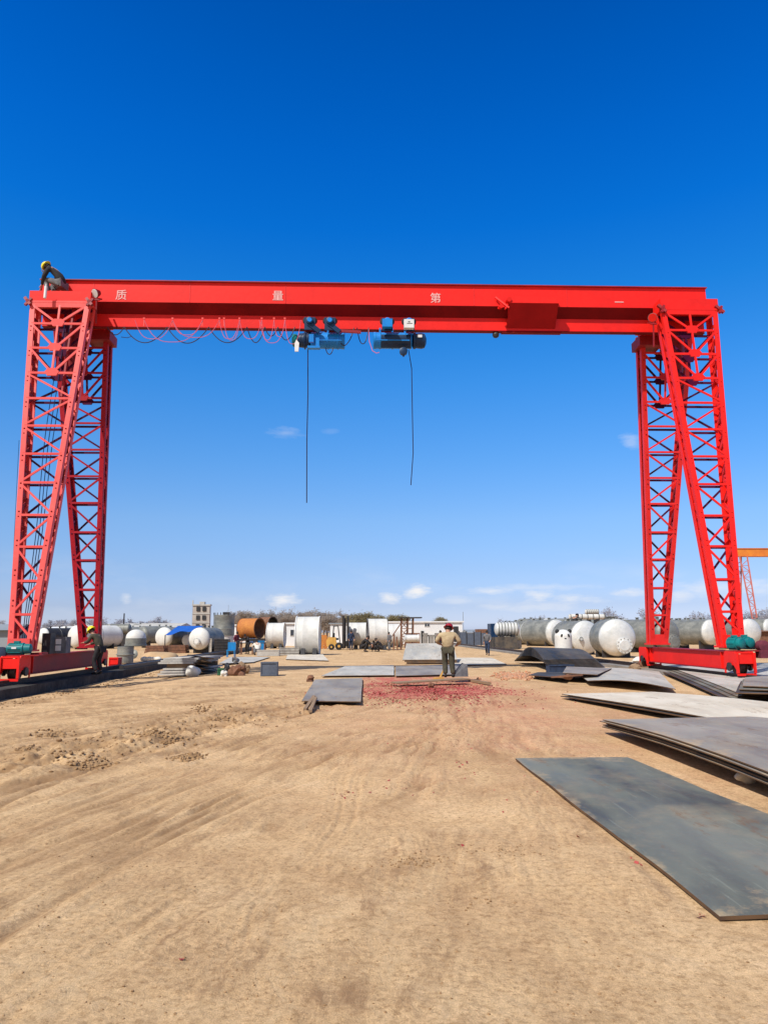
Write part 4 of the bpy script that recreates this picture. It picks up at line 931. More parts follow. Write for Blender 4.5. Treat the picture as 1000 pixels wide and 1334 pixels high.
# ------------------------------------------------------------------ buildings and site clutter
def house(name, pxa, pxb, pytop, Y, depth, wall, roof, label, cat='shed', wins=(), doors=(), pitch=.0, roofdrop=0):
    xa, xb = P(pxa, 820, Y).x, P(pxb, 820, Y).x; zt = P((pxa+pxb)/2, pytop, Y).z
    t = thing(name, label, cat, ((xa+xb)/2, Y, 0)); m = MB(); zw = zt-pitch
    m.bb((xa, Y, -.2), (xb, Y+depth, zw)); m.build('wall', wall, t)
    m = MB()
    if pitch: m.prism([(xa-.3, Y-.4, zw+.003), (xa-.3, Y+depth/2, zt), (xa-.3, Y+depth+.4, zw+.003)], (xb-xa+.6, 0, 0))
    else: m.bb((xa-.2, Y-.2, zw+.003), (xb+.2, Y+depth+.2, zw+.18))
    m.build('roof', roof, t)
    for a, b, c, d in wins:
        p, q = P(a, b, Y), P(c, d, Y); m = MB(); m.bb((p.x-.06, Y-.05, q.z-.06), (q.x+.06, Y-.003, p.z+.06)); f = m.build('window', white, t)
        m = MB(); m.bb((p.x, Y-.07, q.z), ((p.x+q.x)/2-.03, Y-.052, p.z)); m.bb(((p.x+q.x)/2+.03, Y-.07, q.z), (q.x, Y-.052, p.z)); m.build('pane', glass, f)
    for a, b, c, d in doors:
        p, q = P(a, b, Y), P(c, d, Y); m = MB(); m.bb((p.x, Y-.06, max(0, q.z)), (q.x, Y-.003, p.z)); m.build('door', dark, t)
    return t
house('site_building', 370, 389, 813, 92, 8, shedw, shedw, 'white site cabin with two dark windows right behind the white drums', 'cabin', wins=[(378.5, 820.5, 386.5, 828)])
house('storage_shed', 505, 602, 811, 100, 12, shedw, shedw, 'long low white building behind the worker with the red helmet', 'building', wins=[(553, 812.5, 559, 816), (580, 812, 586, 815.5)], doors=[(590.5, 816, 597, 836), (548, 822, 552, 838)])
house('storage_shed', 290, 322, 815, 118, 10, shedw, shedw, 'low white shed behind the orange drum', 'building')
house('storage_shed', 430, 460, 813, 110, 10, shedw, shedg, 'white shed behind the forklift mast', 'building')
house('storage_shed', -60, 20, 813, 62, 3, shedg, shedg, 'blue grey shed at the left frame edge behind the carriage', 'building', pitch=.5)
house('storage_shed', 50, 108, 816, 150, 16, shedw, shedw, 'long white roofed hall far behind the left legs', 'building', pitch=.8)
house('storage_shed', 138, 225, 811, 140, 20, shedg, concpale, 'wide hall with a pale grey roof far behind the left tanks', 'building', pitch=1.2)
house('storage_shed', 981, 1060, 813, 90, 12, rust, rust, 'brown shed at the right frame edge beyond the motors', 'building', pitch=.9)
house('storage_shed', 610, 650, 820, 190, 12, shedw, shedg, 'distant low shed right of the long white building', 'building', pitch=.8)
# fence wall behind far worker
Y = 84; xa, xb = P(598, 830, Y).x, P(645, 830, Y).x; t = thing('site_fence', 'dark blue grey sheet fence behind the far worker', 'fence', ((xa+xb)/2, Y, 0))
for k in range(5): m = MB(); m.bb((xa+(xb-xa)*k/5+.04, Y, .1), (xa+(xb-xa)*(k+1)/5-.04, Y+.08, 1.55-.1*(k % 2))); m.build('panel', slate, t)
for k in range(6): x = xa+(xb-xa)*k/5; m = MB(); m.bb((x-.035, Y-.05, 0), (x+.035, Y+.13, 1.7)); m.build('post', darkst, t)
m = MB(); m.bb((P(622, 830, 90).x, 90, 0), (P(642, 830, 90).x, 92, 1.9)); tag(m.build('container', rust), 'brown container behind the fence near the far worker', 'container')
m = MB(); m.bb((P(528, 830, 74).x, 74, 0), (P(547, 830, 74).x, 76, 1.5)); tag(m.build('container', rust), 'dark brown container right of the lattice stand', 'container')
m = MB(); Y = 66
for k in range(3): x = P(551+8*k, 830, Y).x; m.bb((x, Y, 0), (x+.42, Y+.8, 1.5-.2*(k == 1)))
m.bb((P(551, 830, Y).x, Y+.1, 1.2), (P(576, 830, Y).x, Y+.7, 1.35)); m.build('block_wall', conc)
tag(bpy.data.objects['block_wall'], 'concrete pillars with a lintel in front of the long white building', 'pillars')
# blue tarp roof
t = thing('tarp_shelter', 'blue tarpaulin roof between the white domed tanks', 'shelter', (P(241, 830, 75).x, 75, 0))
xa, xb = P(222, 830, 75).x, P(258, 830, 75).x; zt = P(240, 815, 75).z
m = MB(); n = 10
for i in range(n+1):
    for j in range(5):
        u, v = i/n, j/4; m.v.append(V((xa+(xb-xa)*u, 73+v*5, zt-.9*(1-v)*(1-.5*u)-.1*math.sin(u*9)*(1-v))))
m.f += [(i*5+j, i*5+j+1, (i+1)*5+j+1, (i+1)*5+j) for i in range(n) for j in range(4)]; m.build('canopy', tarp, t, True)
for x, y in ((xa, 73), (xb, 73), (xa, 78), (xb, 78)): m = MB(); m.cyl((x, y, 0), (x, y, zt-.9 if y == 73 else zt-.03), .05, 8); m.build('pole', darkst, t)
# unfinished tower block
Y = 170; xa, xb = P(251, 800, Y).x, P(273, 800, Y).x; zt = P(262, 789, Y).z
t = thing('tower_block', 'narrow pale unfinished tower block with dark window openings on the left skyline', 'building', ((xa+xb)/2, Y, 0))
m = MB(); m.bb((xa, Y, 0), (xb, Y+1.5, zt)); m.build('wall', brick, t)
m = MB(); m.bb((xa-.15, Y-.2, zt), (xb+.15, Y+1.7, zt+.3)); m.bb(((xa+xb)/2-.5, Y+.5, zt+.3), ((xa+xb)/2+.6, Y+1.8, zt+.9)); m.bb((xa-.1, Y-.1, zt+.3), (xa+.1, Y+.1, zt+1.2)); m.build('roof_slab', concpale, t)
for k in range(4): m = MB(); m.bb((xa-.1, Y-.1, zt*k/4-.08+.1), (xb+.1, Y-.003, zt*k/4+.2)); m.build('floor_slab', concpale, t)
for k in range(4):
    for j in range(2):
        x = xa+(xb-xa)*(.22+.36*j); z0 = zt*(k+.35)/4
        m = MB(); m.bb((x, Y-.16, z0), (x+(xb-xa)*.22, Y-.103, z0+zt*.13)); m.build('window', dark, t)
# chimney-like pole and thin masts
for px, base, top, Y, w, lab in ((160.5, 830, 799, 110, .13, 'short dark pole standing on the left skyline'), (603.5, 830, 797, 120, .06, 'thin pale lamp mast right of the long white building'), (296.5, 840, 788, 130, .04, 'hair thin mast behind the silo'), (249.5, 840, 786, 160, .03, 'thin wire mast at the corner of the tower block')):
    a = P(px, 830, Y); m = MB(); m.cyl((a.x, Y, 0), (a.x, Y, P(px, top, Y).z), w, 8, w*.7); tag(m.build('mast', darkst if px < 200 else shedg), lab, 'pole')
# second gantry crane at right
Y = 100; t = thing('gantry_crane', 'distant second gantry crane with an orange girder behind the right legs', 'gantry crane', (P(990, 830, Y).x, Y, 0))
a, b = P(957, 719, Y), P(1300, 719, Y); m = MB(); m.bb((a.x, Y, a.z-.52), (b.x, Y+1.2, a.z+.45)); m.build('girder', orange, t)
m = MB(); m.bb((a.x, Y-.1, a.z+.45), (b.x, Y+1.3, a.z+.53)); m.bb((a.x, Y-.1, a.z-.6), (b.x, Y+1.3, a.z-.52)); m.build('girder_flange', orange, t)
for q in (0, 1):
    lg = MB(); LT = []; xo = P(961, 720, Y).x+q*30
    for s2 in (-1, 1):
        yt, yb = Y+.6+s2*.7, Y+.6+s2*2.6
        tp = lambda u, z: V((xo+1.1*u*(.45+.55*z/a.z)+(.0)+.5*(1-z/a.z)*1.0, yb+(yt-yb)*z/a.z, z))
        for u in (0, 1): lg.bar(tp(u, .6), tp(u, a.z-.6), .14, .14)
        lt = MB(); LT.append(lt); z = .8; k = 0
        while z < a.z-1.2:
            lt.bar(tp(k % 2, z), tp(1-k % 2, z+.8), .08, .06); lt.bar(tp(0, z), tp(1, z), .07, .06); z += .8; k += 1
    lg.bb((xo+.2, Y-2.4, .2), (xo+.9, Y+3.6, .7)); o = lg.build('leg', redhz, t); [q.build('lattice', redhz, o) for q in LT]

# forklift
Y = 70.0; fx = P(440, 840, Y).x; t = thing('forklift', 'yellow forklift with a tall dark mast facing right', 'forklift', (fx, Y, 0)); s = Y/FPX
def Q(px, z, dy=0): return V((P(px, 830, Y).x, Y+dy, z))
m = MB(); x0_, x1_ = Q(427, 0).x, Q(443, 0).x
m.prism([(x0_, Y-.55, .30), (x1_, Y-.55, .28), (x1_, Y-.55, .62), (x1_-.35, Y-.55, .66), (x0_+.75, Y-.55, 1.15), (x0_+.1, Y-.55, 1.12), (x0_-.06, Y-.55, .8)], (0, 1.1, 0)); m.build('body', yellow, t)
m = MB(); m.prism([(x0_-.1, Y-.5, .34), (x0_+.5, Y-.5, .3), (x0_+.5, Y-.5, 1.18), (x0_+.05, Y-.5, 1.16), (x0_-.14, Y-.5, .8)], (0, 1.0, 0)); m.build('counterweight', yellow, t)
m = MB()
for dy in (-.5, .5):
    m.bar((x0_+.45, Y+dy, 1.1), (x0_+.55, Y+dy, 2.15), .07); m.bar((x1_-.02, Y+dy, .7), (x1_-.2, Y+dy, 2.18), .07); m.bar((x0_+.5, Y+dy, 2.17), (x1_-.15, Y+dy, 2.2), .08)
for k in range(6): x = x0_+.5+k*.16; m.bar((x, Y-.5, 2.22), (x, Y+.5, 2.22), .05)
m.build('overhead_guard', darkst, t)
m = MB(); m.bb((x0_+.62, Y-.25, .9), (x0_+1.0, Y+.25, 1.08)); m.bb((x0_+.52, Y-.25, 1.1), (x0_+.64, Y+.25, 1.55)); m.build('seat', black, t)
m = MB(); xm = Q(446, 0).x
for dy in (-.42, .42): m.bb((xm-.02, Y+dy-.09, .12), (xm+.18, Y+dy+.09, 3.1)); m.bb((xm+.19, Y+dy*.7-.07, .15), (xm+.33, Y+dy*.7+.07, 2.9))
for z in (.4, 1.3, 2.3, 3.0): m.bb((xm+.02, Y-.4, z), (xm+.12, Y+.4, z+.12))
xq = Q(454.5, 0).x; m.bb((xq-.2, Y-.3, .12), (xq, Y-.12, 3.1)); m.bb((xq-.2, Y+.3, .12), (xq, Y+.12, 3.1)); m.build('mast', darkst, t)
m = MB(); m.bb((xm+.34, Y-.45, .3), (xm+.42, Y+.45, .8))
for dy in (-.3, .3): m.bb((xm+.43, Y+dy-.06, .12), (xm+1.45, Y+dy+.06, .17))
m.build('fork', darkst, t)
for dx, r_, nm in ((x0_+.35, .27, 0), (x1_-.1, .34, 1)):
    for dy in (-.62, .45):
        w = MB(); w.lathe((dx, Y+dy, r_), (0, 1, 0), [(0, r_*.7), (.02, r_), (.15, r_), (.17, r_*.7)], 18); wo = w.build('wheel', black, t, True)
        w = MB(); w.lathe((dx, Y+dy-.01, r_), (0, 1, 0), [(0, r_*.35), (.19, r_*.5)], 14); w.build('rim', yellow, wo, True)
# yellow loader box left of forklift
m = MB(); a = P(417, 830, 74).x; b = P(426, 830, 74).x; m.bb((a, 74, .35), (b, 75.2, 1.25)); m.bb((a+.05, 74.1, 1.24), (b-.05, 75, 1.35)); m.cyl((a+.15, 73.95, .2), (a+.15, 74.2, .2), .2); m.cyl((b-.15, 73.95, .2), (b-.15, 74.2, .2), .2); tag(m.build('generator', rusto), 'small orange yellow generator on wheels left of the forklift', 'generator')
# dark lattice stand with flat roof
Y = 68; t = thing('lattice_stand', 'dark welded lattice stand with a flat roof and a slanted brace', 'stand', (P(528, 830, Y).x, Y, 0))
X = lambda px: P(px, 830, Y).x
zt = P(530, 804.5, Y).z
m = MB(); m.bb((X(519), Y-.7, zt-.07), (X(549), Y+.9, zt+.03)); m.build('roof', darkst, t)
m = MB()
for px in (522, 530, 537):
    for dy in (-.5, .6): m.bar((X(px), Y+dy, 0), (X(px+1), Y+dy, zt-.08), .10)
for z in (.5, 1.2, 1.9, 2.5): m.bar((X(522), Y-.5, z), (X(537), Y-.5, z), .07) if z < 2.4 else m.bar((X(522), Y-.5, z), (X(530), Y-.5, z), .07)
for z in (.5, 1.2, 1.9): m.bar((X(522), Y-.5, z), (X(530), Y-.5, z+.7), .06); m.bar((X(530), Y-.5, z), (X(522), Y+.6, z+.7), .06)
m.bar((X(510), Y-.5, 1.2), (X(522), Y-.5, 2.4), .09); m.bar((X(512), Y-.5, 0), (X(513), Y-.5, 1.4), .12); m.bar((X(517), Y-.5, 0), (X(516), Y-.5, 1.2), .12); m.build('frame', rust, t)
# dark gas bottle cart / crates
def boxthing(name, pxa, pxb, pyt, pyb, dep, mat, label, cat, parts=0):
    b = G((pxa+pxb)/2, pyb); Y = b.y; xa, xb = P(pxa, pyb, Y).x, P(pxb, pyb, Y).x; zt = P(pxa, pyt, Y).z
    m = MB(); m.bb((xa, Y, .0), (xb, Y+dep, zt)); w = xb-xa
    for f in (.0, 1): m.bb((xa+f*w-.02, Y-.02, 0), (xa+f*w+.02, Y-.002, zt+.02))
    m.bb((xa-.02, Y-.03, zt-.04), (xb+.02, Y-.021, zt+.02)); m.bb((xa-.02, Y-.03, .02), (xb+.02, Y-.021, .08))
    for k in range(parts): z = zt*(k+1)/(parts+1); m.bb((xa, Y-.04, z-.015), (xb, Y-.022, z+.015))
    o = m.build(name, mat); return tag(o, label, cat), Y
boxthing('equipment_box', 340, 360, 863, 881, .7, slate, 'slate grey box standing alone on the dirt in the mid distance', 'box')
boxthing('crate', 279, 297, 833, 852, 1.0, darkst, 'dark slatted crate between the domed tank and the silo', 'crate', 4)
boxthing('steel_post', 272.6, 275.2, 832, 851, .15, stone, 'pale upright post at the left side of the dark slatted crate', 'post')
boxthing('gas_bin', 716, 747, 866.5, 877.5, .0+.6, navy, 'dark blue tool bin before the largest tank saddle', 'bin')
boxthing('green_box', 284, 291, 871, 880, .4, green, 'small green box at the left of the scrap heap', 'box')
boxthing('concrete_block', 671, 679, 834, 845, .8, stone, 'pale concrete block under the narrow tank of the right row', 'block')
boxthing('beam_pile', 335, 363, 847, 855, .8, concpale, 'pale flat steel beam lying in front of the trestle', 'beam')
boxthing('beam_pile', 364, 389, 844, 854, .8, stone, 'grey pipe rack left of the big white drum', 'rack', 2)
boxthing('toolbox', 334, 344, 835, 847, .5, brightblue, 'bright blue box on the ground behind the work table', 'box')
boxthing('welding_box', 142, 153, 857, 873, .6, red, 'small orange red box behind the worker at the left rail', 'box', 1)
# rust brown base blocks of left tanks
for pxa, pxb, pyb, lab in ((188, 214, 852, 'rusty timber pile left under the white domed tank'), (216, 242, 851, 'rusty timber pile right under the white domed tank')):
    b = G((pxa+pxb)/2, pyb); xa, xb = P(pxa, pyb, b.y).x, P(pxb, pyb, b.y).x; m = MB()
    for k in range(3):
        for j in range(3): m.bb((xa+.05*k, b.y+j*.5, k*.22), (xb-.04*k, b.y+j*.5+.35, k*.22+.2))
    tag(m.build('timber_pile', rust), lab, 'timber')
# sand pile + sacks
c = G(202, 860); 
m = MB(); m.blob((c.x, c.y+1, -.1), 1.0, 5, 3, .12, (1.25, .9, .62)); tag(m.build('sand_pile', sandm, None, True), 'small heap of sand beside the left rail', 'sand heap')
for k, px in enumerate((188, 194, 200, 206, 191)):
    c = G(px, 862 if k < 4 else 859); m = MB(); m.blob((c.x, c.y, .14), .2, 10+k, 2, .15, (1.1, .8, .7)); tag(m.build('sack', sack, None, True), ['leftmost white sack at the foot of the sand heap', 'second white sack from the left by the sand heap', 'third white sack from the left by the sand heap', 'rightmost white sack by the sand heap', 'white sack lying behind the others by the sand heap'][k], 'sack', 'white sacks by the sand heap')
c = G(251, 880); m = MB(); m.blob((c.x, c.y, .14), .26, 4, 3, .16, (1.15, .8, .85)); tag(m.build('sack', sack, None, True), 'big white lumpy sack in front of the pale plate pile', 'sack')
c = G(640, 860)
# scrap heap
for k, (px, py, r_, mt, lb) in enumerate(((297, 880, .30, darkst, 'dark crumpled scrap in the heap beside the green box'), (303, 880, .26, rust, 'brown scrap lump in the middle of the heap'), (311, 880, .34, rust, 'rusty scrap lump right in the heap'), (317, 878, .36, wood, 'brown rag bundle at the right end of the heap'), (292, 881, .18, sack, 'small pale rag at the foot of the heap'), (306, 872, .2, stone, 'pale lump on top of the heap'))):
    r_ *= .68; c = G(px, py); m = MB(); m.blob((c.x, c.y, r_*.7+(.3 if k == 5 else 0)), r_, 20+k, 3, .4, (1, .8, 1)); 
    m.bar((c.x-r_, c.y, r_*.3), (c.x+r_, c.y-.1, r_*1.4), .05); tag(m.build('scrap', mt), lb, 'scrap', 'scrap heap left of the slate box')
# broken timber by left ground plate
for k, (a, b, lb) in enumerate((((397, 928), (409, 914), 'left of two short pale sticks before the dusty plate'), ((404, 930), (411, 916), 'right of two short pale sticks before the dusty plate'))):
    p, q = G(*a), G(*b); m = MB(); m.bar(p+V((0, 0, .05)), q+V((0, 0, .12)), .07, .05, (0, 0, 1)); tag(m.build('stick', wood), lb, 'stick', 'sticks before the dusty plate')
c = G(404, 888); m = MB(); m.blob((c.x, c.y, .06), .14, 33, 2, .4); tag(m.build('scrap', rust), 'brown dirt covered lump at the far left corner of the dusty plate', 'scrap')
c = P(932, 1010, 8.0); m = MB(); m.blob((4.1, 8.0, .09), .085, 41, 3, .25, (1, .8, .9)); tag(m.build('stone', stone, None, True), 'tan stone wedged under the bowed grey plates', 'stone')
c = G(622, 877); m = MB(); 
# yellow hand tool by the worker
a = G(568, 887); m = MB(); m.bar(a+V((-.1, 0, .07)), a+V((.25, 0, .08)), .10, .08, (0, 0, 1)); m.bar(a+V((.12, 0, .1)), a+V((.32, .15, .45)), .05); tag(m.build('angle_grinder', yellow), 'yellow hand tool with a bent handle beside the beige worker', 'tool')
c = G(605, 889); m = MB(); m.prism([(c.x-.35, c.y, .18), (c.x+.12, c.y, .18), (c.x+.1, c.y, .55), (c.x-.02, c.y+.05, .6), (c.x-.3, c.y, .3)], (0, .35, 0)); tag(m.build('welding_case', greyc), 'small grey slanted case on the board at the right boot of the beige worker', 'case')
c = G(561, 896); m = MB(); m.blob((c.x, c.y, .06), .1, 8, 2, .3); tag(m.build('scrap', rust), 'rusty lump under the front edge of the long board', 'scrap')
# bucket pieces between plates right
for k, (px, py, r_, mt, lb) in enumerate(((832, 869, .22, sack, 'pale lump lying between the silver plates'), (838, 874, .18, rust, 'rusty lump lying just before the pale lump'), (828, 879, .16, wood, 'brown lump at the edge of the silver plate'), (740, 891, .10, rust, 'rusty lump at the near corner of the small dark plate'))):
    c = G(px, py); m = MB(); m.blob((c.x, c.y, r_*.6+.15), r_, 50+k, 2, .35, (1.3, .8, .8)); m.bar((c.x-.5, c.y+.1, .2), (c.x+.4, c.y-.2, .28), .05); tag(m.build('scrap', mt), lb, 'scrap', 'scrap lumps between the right plates')
# work table with blue chair
Y = 56; xa, xb = P(312, 850, Y).x, P(345, 850, Y).x
t = thing('work_table', 'long dark steel work table in front of the orange drum', 'table', ((xa+xb)/2, Y, 0))
m = MB(); m.bb((xa, Y, .82), (xb, Y+.8, .88)); m.build('tabletop', darkst, t)
for px in (xa+.05, (xa+xb)/2, xb-.05):
    for dy in (.06, .74): m = MB(); m.bar((px, Y+dy, 0), (px, Y+dy, .82), .07); m.build('leg', rust, t)
c = G(301, 856); t = thing('plastic_chair', 'bright blue plastic chair left of the work table', 'chair', (c.x, c.y, 0))
m = MB(); m.bb((c.x-.28, c.y-.25, .42), (c.x+.28, c.y+.25, .48)); m.build('seat', brightblue, t)
m = MB(); m.bb((c.x-.26, c.y+.2, .49), (c.x+.26, c.y+.26, .98)); m.build('backrest', brightblue, t)
for dx in (-.25, .25):
    for dy in (-.22, .22): m = MB(); m.bar((c.x+dx, c.y+dy, 0), (c.x+dx*.95, c.y+dy, .42), .05); m.build('leg', brightblue, t)

# ------------------------------------------------------------------ people
def skinmesh(nodes_, edges, lvl=1):
    me = bpy.data.meshes.new('tmp'); me.from_pydata([n[0] for n in nodes_], [], []); 
    me.edges.add(len(edges)); me.edges.foreach_set('vertices', [i for e in edges for i in e]); me.update()
    o = bpy.data.objects.new('tmp', me); COL.objects.link(o)
    md = o.modifiers.new('s', 'SKIN'); md.branch_smoothing = .3; 
    sv = me.skin_vertices[0].data if me.skin_vertices else None
    if sv is None:
        bpy.context.view_layer.objects.active = o
    sv = me.skin_vertices[0].data
    for i, n in enumerate(nodes_):
        r_ = n[1]; sv[i].radius = (r_, r_) if isinstance(r_, (int, float)) else r_
        sv[i].use_root = (i == 0)
    sb = o.modifiers.new('b', 'SUBSURF'); sb.levels = lvl; sb.render_levels = lvl
    dg = bpy.context.evaluated_depsgraph_get(); dg.update()
    r_ = bpy.data.meshes.new_from_object(o.evaluated_get(dg)); bpy.data.objects.remove(o)
    m = MB(); m.v = [v.co.copy() for v in r_.vertices]; m.f = [tuple(p.vertices) for p in r_.polygons]
    bpy.data.meshes.remove(r_); return m
POSES = {}
def pose(name, **k): POSES[name] = k
# local frame: facing +Y, x to the figure's right; z up from the ground
pose('stand', pel=(0, 0, .93), sp=(0, .01, 1.12), ch=(0, .02, 1.31), nk=(0, .03, 1.47), hd=(0, .06, 1.58),
     sh=(.19, .01, 1.40), el=((-.27, -.03, 1.14), (.27, -.03, 1.14)), wr=((-.25, .12, .93), (.25, .12, .93)),
     hip=(.09, 0, .90), kn=((-.10, .03, .49), (.10, .03, .49)), an=((-.11, -.02, .09), (.11, -.02, .09)))
pose('work', pel=(0, -.03, .92), sp=(0, -.02, 1.11), ch=(0, .03, 1.30), nk=(0, .09, 1.45), hd=(.02, .14, 1.55),
     sh=(.20, .04, 1.38), el=((-.31, .02, 1.16), (.33, .04, 1.14)), wr=((-.20, .26, 1.06), (.26, .28, 1.05)),
     hip=(.09, -.02, .89), kn=((-.09, .05, .48), (.10, .01, .48)), an=((-.08, -.02, .09), (.13, -.02, .09)))
pose('lean', pel=(0, -.10, .90), sp=(0, -.02, 1.08), ch=(0, .10, 1.25), nk=(0, .22, 1.37), hd=(0, .30, 1.47),
     sh=(.19, .14, 1.33), el=((-.24, .24, 1.10), (.25, .26, 1.10)), wr=((-.15, .46, 1.08), (.16, .48, 1.02)),
     hip=(.09, -.08, .87), kn=((-.11, .06, .47), (.11, .02, .47)), an=((-.11, -.06, .09), (.12, -.08, .09)))
pose('walk', pel=(0, 0, .92), sp=(0, .02, 1.11), ch=(0, .04, 1.30), nk=(0, .05, 1.46), hd=(0, .08, 1.57),
     sh=(.19, .03, 1.39), el=((-.26, .06, 1.14), (.26, -.10, 1.14)), wr=((-.22, .26, 1.0), (.25, -.06, .90)),
     hip=(.09, 0, .89), kn=((-.10, .18, .50), (.10, -.02, .48)), an=((-.11, .16, .09), (.11, -.25, .12)))
pose('crouch', pel=(0, -.18, .32), sp=(0, -.10, .50), ch=(0, .04, .66), nk=(0, .16, .78), hd=(0, .24, .86),
     sh=(.19, .08, .74), el=((-.27, .28, .56), (.27, .28, .56)), wr=((-.12, .46, .44), (.12, .46, .42)),
     hip=(.10, -.14, .32), kn=((-.17, .24, .50), (.17, .24, .50)), an=((-.13, .05, .09), (.13, .05, .09)))
pose('perch', pel=(.0, -.26, .34), sp=(0, -.20, .54), ch=(.0, -.02, .72), nk=(.0, .16, .84), hd=(.0, .27, .91),
     sh=(.19, .07, .80), el=((-.25, .17, .52), (.25, .12, .54)), wr=((-.10, .33, .30), (.13, .30, .26)),
     hip=(.10, -.20, .33), kn=((-.13, .18, .46), (.16, .17, .42)), an=((-.12, .12, -.02), (.14, .05, .06)))
def person(label, loc, rz, ps, jacket, trousers, helmet=None, sc=1.0, group=None, haircol=hair, shoe=black, detail=True, gloves=None):
    k = POSES[ps]; Vv = lambda p: V(p)
    t = thing('person', label, 'person', (0, 0, 0), group)
    pel, sp, ch, nk, hd = map(Vv, (k['pel'], k['sp'], k['ch'], k['nk'], k['hd']))
    nd = [(pel, (.145, .10)), (sp, (.13, .095)), (ch, (.155, .105)), (nk, .058), (hd, .085)]; ed = [(0, 1), (1, 2), (2, 3), (3, 4)]
    top = hd+(hd-nk).normalized()*.09; nd.append((top, .065)); ed.append((4, 5))
    jk = [(pel+V((0, 0, -.03)), (.185, .135)), (sp, (.18, .13)), (ch, (.185, .13)), (nk-V((0, 0, .02)), (.08, .08))]; je = [(0, 1), (1, 2), (2, 3)]
    tr = [(pel, (.155, .12))]; te = []
    fc = (hd-nk).normalized()
    fwd = V((0, 1, 0)) - fc*fc.y; fwd.normalize()
    for i, s_ in enumerate((-1, 1)):
        sh = V((k['sh'][0]*s_, k['sh'][1], k['sh'][2])); el, wr = V(k['el'][i]), V(k['wr'][i]); hp = V((k['hip'][0]*s_, k['hip'][1], k['hip'][2])); kn, an = V(k['kn'][i]), V(k['an'][i])
        b = len(nd); nd += [(sh, .062), (el, .044), (wr, .030)]; ed += [(2, b), (b, b+1), (b+1, b+2)]
        hdir = (wr-el).normalized(); palm = wr+hdir*.07; nd.append((palm, (.040, .022))); ed.append((b+2, b+3))
        side = hdir.cross(V((0, 0, 1))); side = side.normalized() if side.length > .1 else V((0, 1, 0)); dn = hdir.cross(side)
        for q, (off, ln) in enumerate(((-.03, .07), (-.01, .08), (.01, .075), (.03, .06))):
            e = len(nd); a = palm+side*off+hdir*.025; nd += [(a+hdir*ln*.5, .010), (a+hdir*ln*.85-dn*s_*0+V((0, 0, -.02)), .008)]; ed += [(b+3, e), (e, e+1)]
        e = len(nd); nd += [(wr+hdir*.045+side*.045*s_, .012), (wr+hdir*.08+side*.06*s_, .009)]; ed += [(b+2, e), (e, e+1)]
        b = len(nd); nd += [(hp, .085), (kn, .055), (an, .036), (an+V((0, .10, -.045)), .03)]; ed += [(0, b), (b, b+1), (b+1, b+2), (b+2, b+3)]
        j = len(jk); jk += [(sh, .088), (sh.lerp(el, .5), .075), (el, .070), (el.lerp(wr, .93), .050)]; je += [(2, j), (j, j+1), (j+1, j+2), (j+2, j+3)]
        j = len(tr); tr += [(hp, .108), (hp.lerp(kn, .5), .100), (kn, .083), (kn.lerp(an, .5), .078), (an+V((0, 0, .03)), .072)]; te += [(0, j), (j, j+1), (j+1, j+2), (j+2, j+3), (j+3, j+4)]
        bo = skinmesh([(an+V((0, -.03, .04)), .055), (an+V((0, .0, -.035)), (.052, .05)), (an+V((0, .11, -.045)), (.05, .038)), (an+V((0, .19, -.055)), (.042, .028))], [(0, 1), (1, 2), (2, 3)])
        bo.build('boot', shoe, t, True, ang=70)
    bd = skinmesh(nd, ed)
    if detail:   # nose, ears, brow on the same mesh
        c = hd+fc*.02
        bd.blob(c+fwd*.098-fc*.01, .018, 1, 1, 0, (.8, 1, 1.3))
        for s_ in (-1, 1): bd.blob(c+V((s_*.085, 0, 0)), .024, 1, 1, 0, (.4, .8, 1.2))
    bd.build('body', skin, t, True, ang=80)
    if detail:
        m = MB(); 
        for s_ in (-1, 1): m = MB(); m.blob(hd+fc*.035+fwd*.083+V((s_*.03, 0, 0)), .010, 1, 1, 0); m.build('eye', black, t, True)
        m = MB(); m.blob(hd-fc*.035+fwd*.084, .018, 1, 1, 0, (1.2, .3, .35)); m.build('mouth', maroon, t, True)
    skinmesh(jk, je).build('jacket', jacket, t, True, ang=60)
    skinmesh(tr, te).build('trousers', trousers, t, True, ang=60)
    c = hd+fc*.055-fwd*.012
    m = MB(); x = fwd.cross(fc)
    def dome(c, rr, z0, lift, wob=0):
        b0 = len(m.v); n = 20; K = 7
        for i in range(K):
            a = math.pi/2*i/(K-1)*.98
            for j in range(n):
                q = 2*math.pi*j/n; m.v.append(c+fc*(lift+rr*1.02*math.sin(a)+z0*(1-i/(K-1)))+(x*math.cos(q)*.92+fwd*math.sin(q)*1.08)*rr*math.cos(a))
        for i in range(K-1):
            for j in range(n): m.f.append((b0+i*n+j, b0+i*n+(j+1) % n, b0+(i+1)*n+(j+1) % n, b0+(i+1)*n+j))
        m.f.append(tuple(b0+(K-1)*n+j for j in range(n))); m.f.append(tuple(b0+j for j in reversed(range(n))))
    dome(c, .105, -.06, -.02); m.build('hair', haircol, t, True)
    if helmet:
        m = MB(); dome(c, .135, 0, .0); 
        b0 = len(m.v); n = 20
        for rr, dz in ((.134, .006), (.158, -.006), (.158, -.012), (.134, 0)):
            for j in range(n):
                q = 2*math.pi*j/n; e = 1+.18*max(0, math.sin(q)); m.v.append(c+fc*dz+(x*math.cos(q)*.92+fwd*math.sin(q)*1.08*e)*rr)
        for i in range(4):
            for j in range(n): m.f.append((b0+i*n+j, b0+i*n+(j+1) % n, b0+((i+1) % 4)*n+(j+1) % n, b0+((i+1) % 4)*n+j))
        m.build('helmet', helmet, t, True, ang=50)
    t.location = loc; t.rotation_euler = (0, 0, rz); t.scale = (sc,)*3
    return t
c = G(584, 889)
